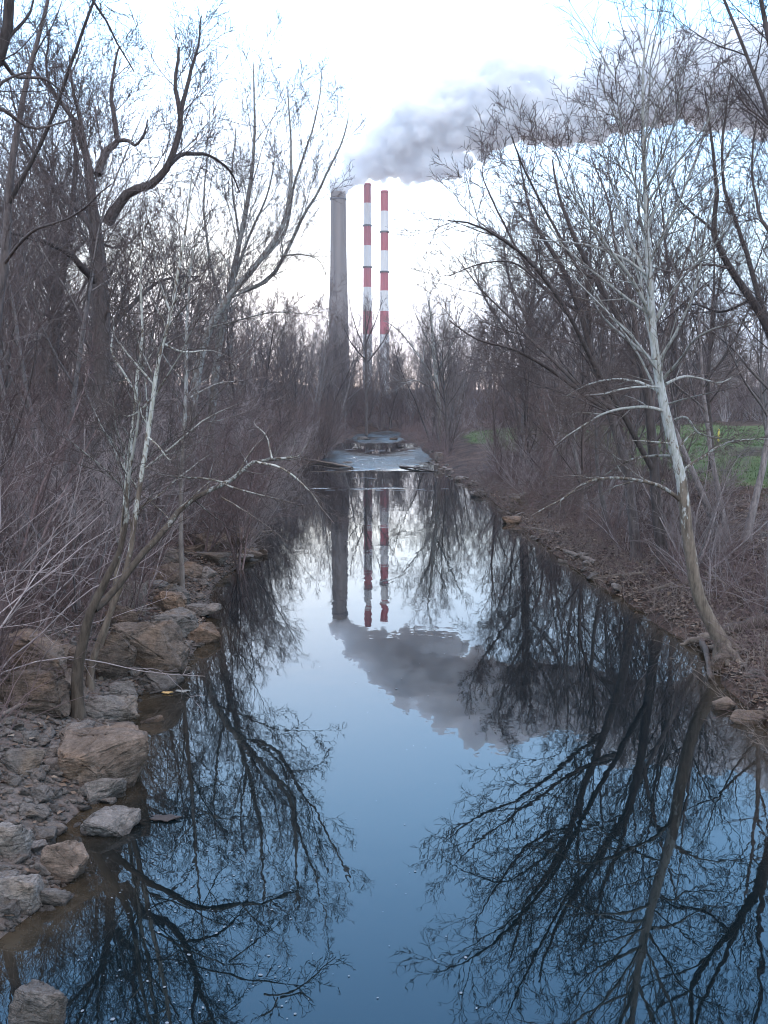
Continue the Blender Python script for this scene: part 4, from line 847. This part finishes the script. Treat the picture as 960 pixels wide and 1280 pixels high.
B(328, 695, 13, 8, 'small orange stone alone in the water farther up', M_ROCKB, 24)
B(277, 685, 22, 20, 'upright grey brown rock at the far spit of stones', M_ROCKG, 25)
B(262, 703, 44, 12, 'low flat slab on the far spit of stones', M_ROCKG, 26)
B(298, 700, 36, 6, 'thin wet ledge at the tip of the far spit', M_ROCKG, 27)
B(235, 720, 32, 18, 'brown rock where the far spit meets the bank', M_ROCKB, 28)
B(205, 728, 40, 22, 'mossy brown rock beneath the leaning white arm', M_ROCKB, 29)
B(908, 838, 30, 18, 'reddish rock wedged beneath the sycamore roots', M_ROCKB, 30)
B(908, 888, 26, 13, 'small brown rock in the water below the sycamore', M_ROCKB, 31)
B(650, 640, 22, 24, 'upright grey boulder on the far right bank', M_ROCKG, 32)
B(598, 621, 19, 9, 'pale rounded rock at the waterline of the far right bank', M_ROCKP, 33)
B(549, 575, 12, 9, 'grey rock beside the riffle on the right', M_ROCKG, 34)
B(640, 655, 24, 10, 'low brown rock just below the upright grey boulder', M_ROCKB, 35)
B(455, 550, 16, 4, 'flat tan rock at the far end of the riffle', M_ROCKP, 36)
B(492, 550, 10, 3, 'brown rock at the far end of the riffle, right of the tan one', M_ROCKB, 37)
B(938, 905, 40, 14, 'dark flat stone at the right edge of the water', M_ROCKB, 38)

cob = [rock_mesh('stone', (1, .85, .62), 200 + i, [M_ROCKS, M_ROCKG, M_ROCKS, M_ROCKP][i % 4], .3, 1) for i in range(9)]
def cobbles():
    g = random.Random(77); n = 0; pts = []
    while n < 245 and len(pts) < 9000:
        px = g.uniform(-20, 150) if g.random() < .75 else g.uniform(100, 260); py = g.uniform(905, 1140) if px < 150 else g.uniform(700, 900)
        pts.append(0); p = hit(px, py); l = LE(p.y)
        if p.x > l + .12 or p.x < l - 3.2: continue
        dist = (p - Vector((0, 0, H))).length; s = g.choice((8, 10, 12, 15, 19, 24, 30)) / F * dist * g.uniform(.8, 1.2)
        o = link('stone', g.choice(cob), None, (p.x, p.y, hz(p.x, p.y) + s * .16)); o.scale = (s, s, s * g.uniform(.7, 1.1)); o.rotation_euler = (g.uniform(-.3, .3), g.uniform(-.3, .3), g.uniform(0, 6.28))
        tag(o, 'angular grey stone in the rubble along the left water edge', 'stone', 'rubble stones along the left edge'); n += 1
    n = 0
    while n < 50:
        y = g.uniform(18, 100); x = RE(y) + g.uniform(-.25, .5); s = g.uniform(.12, .4) * (1 + y / 90)
        o = link('stone', g.choice(cob), None, (x, y, max(hz(x, y), -.1) + s * .12)); o.scale = (s, s, s * g.uniform(.6, 1)); o.rotation_euler = (0, g.uniform(-.3, .3), g.uniform(0, 6.28))
        tag(o, 'dark stone along the waterline of the right bank', 'stone', 'stones along the right waterline'); n += 1
cobbles()
def bank_slabs():
    g = random.Random(31); ms = [rock_mesh('boulder', (1.25, 1, .62), 300 + i, [M_ROCKB, M_ROCKG][i % 2], 1.0, 2) for i in range(4)]
    for k in range(34):
        y = 16.5 + 30 * g.random() ** 1.2; x = LE(y) - g.uniform(-.15, 1.7); s = g.uniform(.35, .85) * (1 + (y - 16) / 60)
        if any(o.get('category') == 'rock' and abs(o.location.x - x) < .35 and abs(o.location.y - y) < .5 for o in COL.objects): continue
        o = link('boulder', ms[k % 4], None, (x, y, hz(x, y) + s * .10)); o.scale = (s, s, s * g.uniform(.7, 1.1)); o.rotation_euler = (g.uniform(-.25, .25), g.uniform(-.35, .35), g.uniform(0, 6.28))
        tag(o, 'angular brown slab among the rocks lining the left bank', 'rock', 'slabs lining the left bank')
bank_slabs()
def riffle_stones():
    g = random.Random(5)
    for k in range(9):
        y = g.choice((g.uniform(79, 90), g.uniform(112, 124))); l, r = edges(y); x = l + (r - l) * (g.uniform(0, .3) if k % 2 else g.uniform(.75, 1.0)); s = g.uniform(.35, .8)
        o = link('stone', g.choice(cob), None, (x, y, float(water_z(y)) + .02)); o.scale = (s * 1.3, s, s * .45); o.rotation_euler = (0, 0, g.uniform(0, 6.28)); tag(o, 'dark wet stone breaking the surface of the far riffle', 'stone', 'stones in the far riffle')
riffle_stones()
def pebbles():
    g = np.random.default_rng(12); n = 5200; y = 9 + 24 * g.random(n) ** 1.3; l, r = edges(y); x = l - 2.8 * g.random(n) + .15; z = height(x, y); s = g.uniform(.02, .07, n)
    bm = bmesh.new(); bmesh.ops.create_icosphere(bm, subdivisions=1, radius=1); bv = np.array([v.co[:] for v in bm.verts]); bf = np.array([[v.index for v in f.verts] for f in bm.faces]); bm.free()
    k = g.uniform(.55, 1.3, (n, len(bv), 1)); V = bv[None] * k * np.stack([s, s * g.uniform(.5, 1, n), s * g.uniform(.4, .8, n)], -1)[:, None] + np.stack([x, y, z + s * .2], -1)[:, None]
    F_ = (bf[None] + (np.arange(n) * len(bv))[:, None, None]).reshape(-1, 3)
    o = link('pebbles', mesh_np('pebbles', V.reshape(-1, 3), [F_], [M_ROCKS], False)); tag(o, 'small broken pebbles filling the gaps of the left rubble', 'pebbles', kind='stuff')
pebbles()

# ------------------------------------------------------------------ logs and driftwood
M_LOG = plain('weathered_wood', (.20, .155, .125), .9, .35, 9)
M_LOGD = plain('wet_wood', (.085, .062, .05), .7, .35, 9)
def log(p0, p1, r0, r1, label, mat, seed, name='driftwood_log', cat='log', lift=.6, stubs=2):
    g = np.random.default_rng(seed); a, b = hit(*p0), hit(*p1); a.z += r0 * lift; b.z += r1 * lift
    base = a.copy(); mid = (a + b) / 2 + Vector((g.normal(0, .05), g.normal(0, .05), .04))
    ln, lr = smooth_line([Vector((0, 0, 0)), mid - base, b - base], [r0, (r0 + r1) / 2, r1], 14, g, r0 * .18); lr = lr * (1 + g.normal(0, .05, len(lr)))
    V, Q, RR = tubes([(ln[None], lr[None])], .004, (10,)); n = len(V)
    me = mesh_np(name, V, [Q, np.arange(10)[None], np.arange(n - 10, n)[None]], [mat], attrs={'rad': RR}); root = link(name, me, None, base); tag(root, label, cat)
    if stubs:
        s = levels_grow(ln[None], lr[None], [dict(n=stubs, t0=.3, ang=(.6, 1.2), ratio=.22, slim=.03, K=4, wob=.15, trop=.06)], g); V, Q, RR = tubes(s, .004, (5,)); link('broken_branches', mesh_np('broken_branches', V, [Q], [mat], attrs={'rad': RR}), root)
    return root
log((898, 800), (850, 806), .13, .025, 'pale pointed broken log jutting over the water left of the sycamore foot', M_LOG, 1, stubs=0)
log((965, 782), (905, 795), .16, .12, 'thick fallen trunk lying behind the sycamore roots', M_LOGD, 2, stubs=3)
log((842, 732), (786, 746), .06, .04, 'tan driftwood log lying at the waterline right of centre bank', M_LOG, 3)
log((806, 718), (738, 726), .05, .035, 'thin straight driftwood pole above the tan log', M_LOG, 4)
log((745, 706), (695, 686), .09, .05, 'flat grey drifted log along the right waterline', M_LOG, 5)
log((875, 800), (888, 850), .07, .05, 'dark root log dipping into the water below the pointed log', M_LOGD, 6, stubs=0)
log((700, 668), (655, 660), .06, .03, 'grey bent driftwood at the far right waterline', M_LOG, 7)
log((300, 668), (345, 664), .05, .02, 'thin pale stick on the far left spit', M_LOG, 8, 'stick', 'stick', stubs=1)
log((0, 905), (85, 866), .03, .015, 'long grey fallen branch lying across the left rocks', M_LOG, 9, 'fallen_branch', 'branch', lift=4, stubs=4)
log((865, 716), (925, 745), .035, .015, 'pale fallen branch in the brush right of the sycamore', M_LOG, 10, 'fallen_branch', 'branch', lift=6, stubs=4)
log((440, 586), (380, 574), .10, .05, 'drifted branch lying at the left end of the riffle', M_LOG, 11, 'fallen_branch', 'branch', stubs=5)
log((500, 584), (545, 590), .08, .04, 'dark branch at the right end of the riffle', M_LOGD, 12, 'fallen_branch', 'branch', stubs=4)

# things on the water
def leafm(px, py, w, col, label, name='floating_leaf', cat='leaf'):
    p = G(px, py); bm = bmesh.new(); k = 14; g = random.Random(px)
    for lay in (0, .012):
        for i in range(k):
            a = i * 2 * math.pi / k; rr = w * (1 + .25 * math.cos(5 * a) + g.uniform(-.08, .08)); bm.verts.new((rr * math.cos(a), rr * .55 * math.sin(a), .004 + lay + .02 * abs(math.cos(a))))
    bm.verts.ensure_lookup_table(); bm.faces.new([bm.verts[i] for i in range(k)][::-1]); bm.faces.new([bm.verts[k + i] for i in range(k)])
    for i in range(k): bm.faces.new([bm.verts[i], bm.verts[(i + 1) % k], bm.verts[k + (i + 1) % k], bm.verts[k + i]])
    me = bpy.data.meshes.new(name); bm.to_mesh(me); bm.free(); me.materials.append(plain(name + '_tone', col, .6, .2, 8)); o = link(name, me, None, (p.x, p.y, 0)); tag(o, label, cat)
leafm(206, 1024, .17, (.05, .035, .03), 'dark curled leaf floating right of the pale knobbly rock')
leafm(209, 867, .085, (.55, .33, .13), 'bright yellow orange leaf floating near the layered boulder')
leafm(228, 865, .11, (.25, .23, .21), 'grey leaf floating right of the yellow one')
def specks():
    g = np.random.default_rng(14); px = np.concatenate([g.normal(240, 90, 110), g.uniform(150, 620, 70), g.uniform(320, 620, 60)]); py = np.concatenate([g.uniform(1060, 1280, 110), g.uniform(880, 1290, 70), g.uniform(620, 900, 60)])
    V, Fc = [], []
    for x, y in zip(px, py):
        p = G(x, y); l, r = edges(p.y)
        if not (l + .2 < p.x < r - .2): continue
        s = abs(g.normal(.006, .006)) + .004; k = 6; b = len(V); a0 = g.uniform(0, 6.28); e = g.uniform(.3, 1)
        for i in range(k):
            a = i * 2 * math.pi / k; u, v = s * math.cos(a) * g.uniform(.7, 1.2), s * e * math.sin(a) * g.uniform(.7, 1.2); V.append((p.x + u * math.cos(a0) - v * math.sin(a0), p.y + u * math.sin(a0) + v * math.cos(a0), .007))
        Fc.append([b + i for i in range(k)])
    o = link('foam_specks', mesh_np('foam_specks', np.array(V), [np.array(Fc)], [plain('foam', (.20, .22, .24), .8, .15, 20)], False)); tag(o, 'small pale flecks of foam and leaf bits floating on the dark water', 'foam', kind='stuff')
specks()
def foam_lines():
    g = np.random.default_rng(15); V, Fc = [], []
    rows = [(412, 500, 611.5, .04, 16), (525, 560, 612, .03, 6), (440, 470, 598, .03, 6), (405, 500, 588, .07, 14), (420, 520, 564, .08, 12), (410, 520, 575, .05, 8)]
    for x0, x1, py, w, n in rows:
        for _ in range(n):
            x = g.uniform(x0, x1); zz = float(water_z(G(x, py).y)); p = G(x, py + g.normal(0, .8), zz); L = g.uniform(.15, .8); b = len(V); ww = w * g.uniform(.3, 1.2); k = 8
            for i in range(k):
                a = i * 2 * math.pi / k; V.append((p.x + L * .6 * math.cos(a) * g.uniform(.8, 1.1), p.y + ww * 2.2 * math.sin(a) * g.uniform(.6, 1.3), float(water_z(p.y)) + .05 * (py < 595) + .01))
            Fc.append([b + i for i in range(k)])
    o = link('foam', mesh_np('foam', np.array(V), [np.array(Fc)], [plain('riffle_foam', (.40, .43, .46), .8, .2, 5)], False)); tag(o, 'white foam lines where the creek runs over the shallow riffle', 'foam', kind='stuff')
foam_lines()

# ------------------------------------------------------------------ beyond the lawn: gravel strip, posts, car, house
def ribbon(name, pts, w, mat, lift=.02):
    V = []
    for i, (x, y) in enumerate(pts):
        for s in np.linspace(-1, 1, 7): V.append((x, y + s * w, hz(x, y + s * w) + lift + .03 * (1 - abs(s))))
    n = len(pts); ii = np.arange(n * 7).reshape(n, 7); q = np.stack([ii[:-1, :-1], ii[1:, :-1], ii[1:, 1:], ii[:-1, 1:]], -1).reshape(-1, 4); return link(name, mesh_np(name, np.array(V), [q], [mat]))
p = hit(900, 549); gy = p.y
def post(px, py, hpx, col, label):
    q = hit(px, py); h = hpx / F * q.y; root = empty('marker_post', (q.x, q.y, q.z)); tag(root, label, 'post')
    lathe('post', [(.07, -.2), (.07, h * .96), (.055, h), (.001, h * 1.01)], [plain('post_paint', col, .6, .08, 5)], root, 10); lathe('cap', [(.075, h * .86), (.08, h * .86), (.08, h * .9), (.075, h * .9)], [M_STEEL], root, 10)
post(898, 551, 15, (.62, .48, .12), 'yellow marker post by the gravel strip beyond the lawn'); post(885, 552, 8, (.7, .7, .7), 'short white marker post left of the yellow one')

# ------------------------------------------------------------------ the air
def haze():
    bm = bmesh.new(); bmesh.ops.create_cube(bm, size=1); bmesh.ops.scale(bm, vec=(2200, 1440, 270), verts=bm.verts); bmesh.ops.translate(bm, vec=(0, 640, 130), verts=bm.verts)
    me = bpy.data.meshes.new('haze'); bm.to_mesh(me); bm.free(); m = bpy.data.materials.new('thin_haze'); m.use_nodes = True; n = m.node_tree; n.nodes.clear()
    out = N(n, 'ShaderNodeOutputMaterial'); pv = N(n, 'ShaderNodeVolumePrincipled'); n.links.new(pv.outputs[0], out.inputs['Volume'])
    pv.inputs['Color'].default_value = (.96, .90, .92, 1); pv.inputs['Density'].default_value = .00023; pv.inputs['Anisotropy'].default_value = .2
    me.materials.append(m); tag(link('haze', me), 'thin cold evening haze over the creek and the woods', 'haze', kind='stuff')
haze()

# ------------------------------------------------------------------ half hidden beyond the far right bank: a brick house and a parked car
def box_mesh(name, parts_, mat, parent, bev=.02):
    bm = bmesh.new()
    for (cx, cy_, cz, sx, sy, sz) in parts_:
        v = bmesh.ops.create_cube(bm, size=1)['verts']
        for q in v: q.co = Vector((q.co.x * sx + cx, q.co.y * sy + cy_, q.co.z * sz + cz))
    if bev: bmesh.ops.bevel(bm, geom=list(bm.edges), offset=bev, segments=1, affect='EDGES')
    me = bpy.data.meshes.new(name); bm.to_mesh(me); bm.free(); me.materials.append(mat); return link(name, me, parent)
M_GLASS, _n, _b = new_mat('window_glass', .06, .5); _b.inputs['Base Color'].default_value = (.05, .06, .07, 1)
def house():
    Y = 178; x = at(672, 480, Y).x; z = hz(x, Y); r = empty('brick_house', (x, Y, z), .15); tag(r, 'red brick house with white windows half hidden behind the trees right of the creek', 'house')
    m, n, b = new_mat('brick', .9, .2); br = N(n, 'ShaderNodeTexBrick'); br.inputs['Scale'].default_value = 3; br.inputs['Color1'].default_value = (.26, .10, .07, 1); br.inputs['Color2'].default_value = (.33, .14, .10, 1); br.inputs['Mortar'].default_value = (.3, .27, .25, 1)
    mp = N(n, 'ShaderNodeMapping'); mp.inputs['Rotation'].default_value = (math.pi / 2, 0, 0); n.links.new(coord(n), mp.inputs[0]); n.links.new(mp.outputs[0], br.inputs['Vector']); n.links.new(br.outputs['Color'], b.inputs['Base Color'])
    wht = plain('white_trim', (.75, .75, .75), .6, .05, 3)
    box_mesh('wall', [(0, 0, 2.4, 10, 7, 5.4)], m, r)
    bm = bmesh.new(); V = [bm.verts.new(c) for c in ((-5.4, -4, 5.0), (5.4, -4, 5.0), (5.4, 4, 5.0), (-5.4, 4, 5.0), (-5.4, 0, 7.6), (5.4, 0, 7.6), (-5.4, -4, 5.2), (5.4, -4, 5.2), (5.4, 4, 5.2), (-5.4, 4, 5.2))]
    for f in ((3, 2, 1, 0), (0, 1, 7, 6), (1, 2, 8, 7), (2, 3, 9, 8), (3, 0, 6, 9), (6, 7, 5, 4), (8, 9, 4, 5), (7, 8, 5), (9, 6, 4)): bm.faces.new([V[i] for i in f])
    me = bpy.data.meshes.new('roof'); bm.to_mesh(me); bm.free(); me.materials.append(plain('roof_shingle', (.11, .10, .10), .9, .2, 4)); rf = link('roof', me, r)
    box_mesh('chimney', [(2.8, .8, 7.6, .8, .8, 2.0)], m, rf)
    for wx in (-3.6, -1.2, 3.4):
        for wz in (1.5, 3.9):
            f = box_mesh('window', [(wx - .52, -3.54, wz, .1, .12, 1.4), (wx + .52, -3.54, wz, .1, .12, 1.4), (wx, -3.54, wz + .75, 1.14, .12, .1), (wx, -3.54, wz - .75, 1.3, .18, .1), (wx, -3.54, wz, .94, .07, .05)], wht, r, 0)
            box_mesh('pane', [(wx, -3.51, wz, .96, .04, 1.42)], M_GLASS, f, 0)
    d = box_mesh('door', [(1.2, -3.53, 1.05, .95, .08, 2.1)], wht, r); box_mesh('handle', [(1.55, -3.6, 1.0, .05, .06, .12)], M_STEEL, d, 0)
house()
def car():
    q = hit(597, 503); Y = 222; x = at(597, 503, Y).x; z = hz(x, Y); r = empty('parked_car', (x, Y, z), .5); tag(r, 'pale blue grey parked car glimpsed through the brush right of the creek', 'car')
    paint, n, b = new_mat('car_paint', .3, .5); b.inputs['Base Color'].default_value = (.42, .46, .52, 1)
    prof = [(-2.2, .35), (-2.25, .62), (-2.1, .86), (-1.5, .93), (-.85, 1.38), (.55, 1.42), (1.35, 1.0), (2.05, .92), (2.2, .6), (2.15, .35)]
    bm = bmesh.new(); L = []
    for sx, inset in ((-1, 0), (1, 0)):
        L.append([bm.verts.new((px, sx * (.85 - max(0, pz - .9) * .45), pz)) for px, pz in prof])
    k = len(prof); bm.faces.new(L[0]); bm.faces.new(L[1][::-1])
    for i in range(k): bm.faces.new([L[0][i], L[1][i], L[1][(i + 1) % k], L[0][(i + 1) % k]])
    bmesh.ops.recalc_face_normals(bm, faces=bm.faces); bmesh.ops.bevel(bm, geom=list(bm.edges), offset=.05, segments=2, affect='EDGES')
    me = bpy.data.meshes.new('body'); bm.to_mesh(me); bm.free(); me.materials.append(paint); link('body', me, r)
    for sy in (-1, 1):
        bm = bmesh.new(); V = [bm.verts.new((px, sy * (.87 - max(0, pz - .9) * .45), pz)) for px, pz in ((-1.25, .98), (-.78, 1.32), (.5, 1.35), (1.1, 1.0))]; V2 = [bm.verts.new((v.co.x, v.co.y - sy * .03, v.co.z)) for v in V]
        bm.faces.new(V); bm.faces.new(V2[::-1])
        for i in range(4): bm.faces.new([V[i], V[(i + 1) % 4], V2[(i + 1) % 4], V2[i]])
        me = bpy.data.meshes.new('side_window'); bm.to_mesh(me); bm.free(); me.materials.append(M_GLASS); link('side_window', me, r)
        box_mesh('headlight', [(2.19, sy * .6, .66, .06, .3, .14)], plain('lamp_lens', (.8, .8, .8), .2, .02, 3), r)
    for wx in (-1.35, 1.35):
        for sy in (-1, 1):
            w = lathe('wheel', [(.001, -.1), (.2, -.11), (.31, -.1), (.33, -.07), (.33, .07), (.31, .1), (.2, .11), (.001, .1)], [plain('tyre_rubber', (.03, .03, .03), .9, .1, 5)], r, 24); w.rotation_euler = (math.pi / 2, 0, 0); w.location = (wx, sy * .8, .33)
            h_ = lathe('rim', [(.001, -.115), (.19, -.12), (.2, -.1), (.2, .1), (.19, .12), (.001, .115)], [M_STEEL], w, 16)
car()
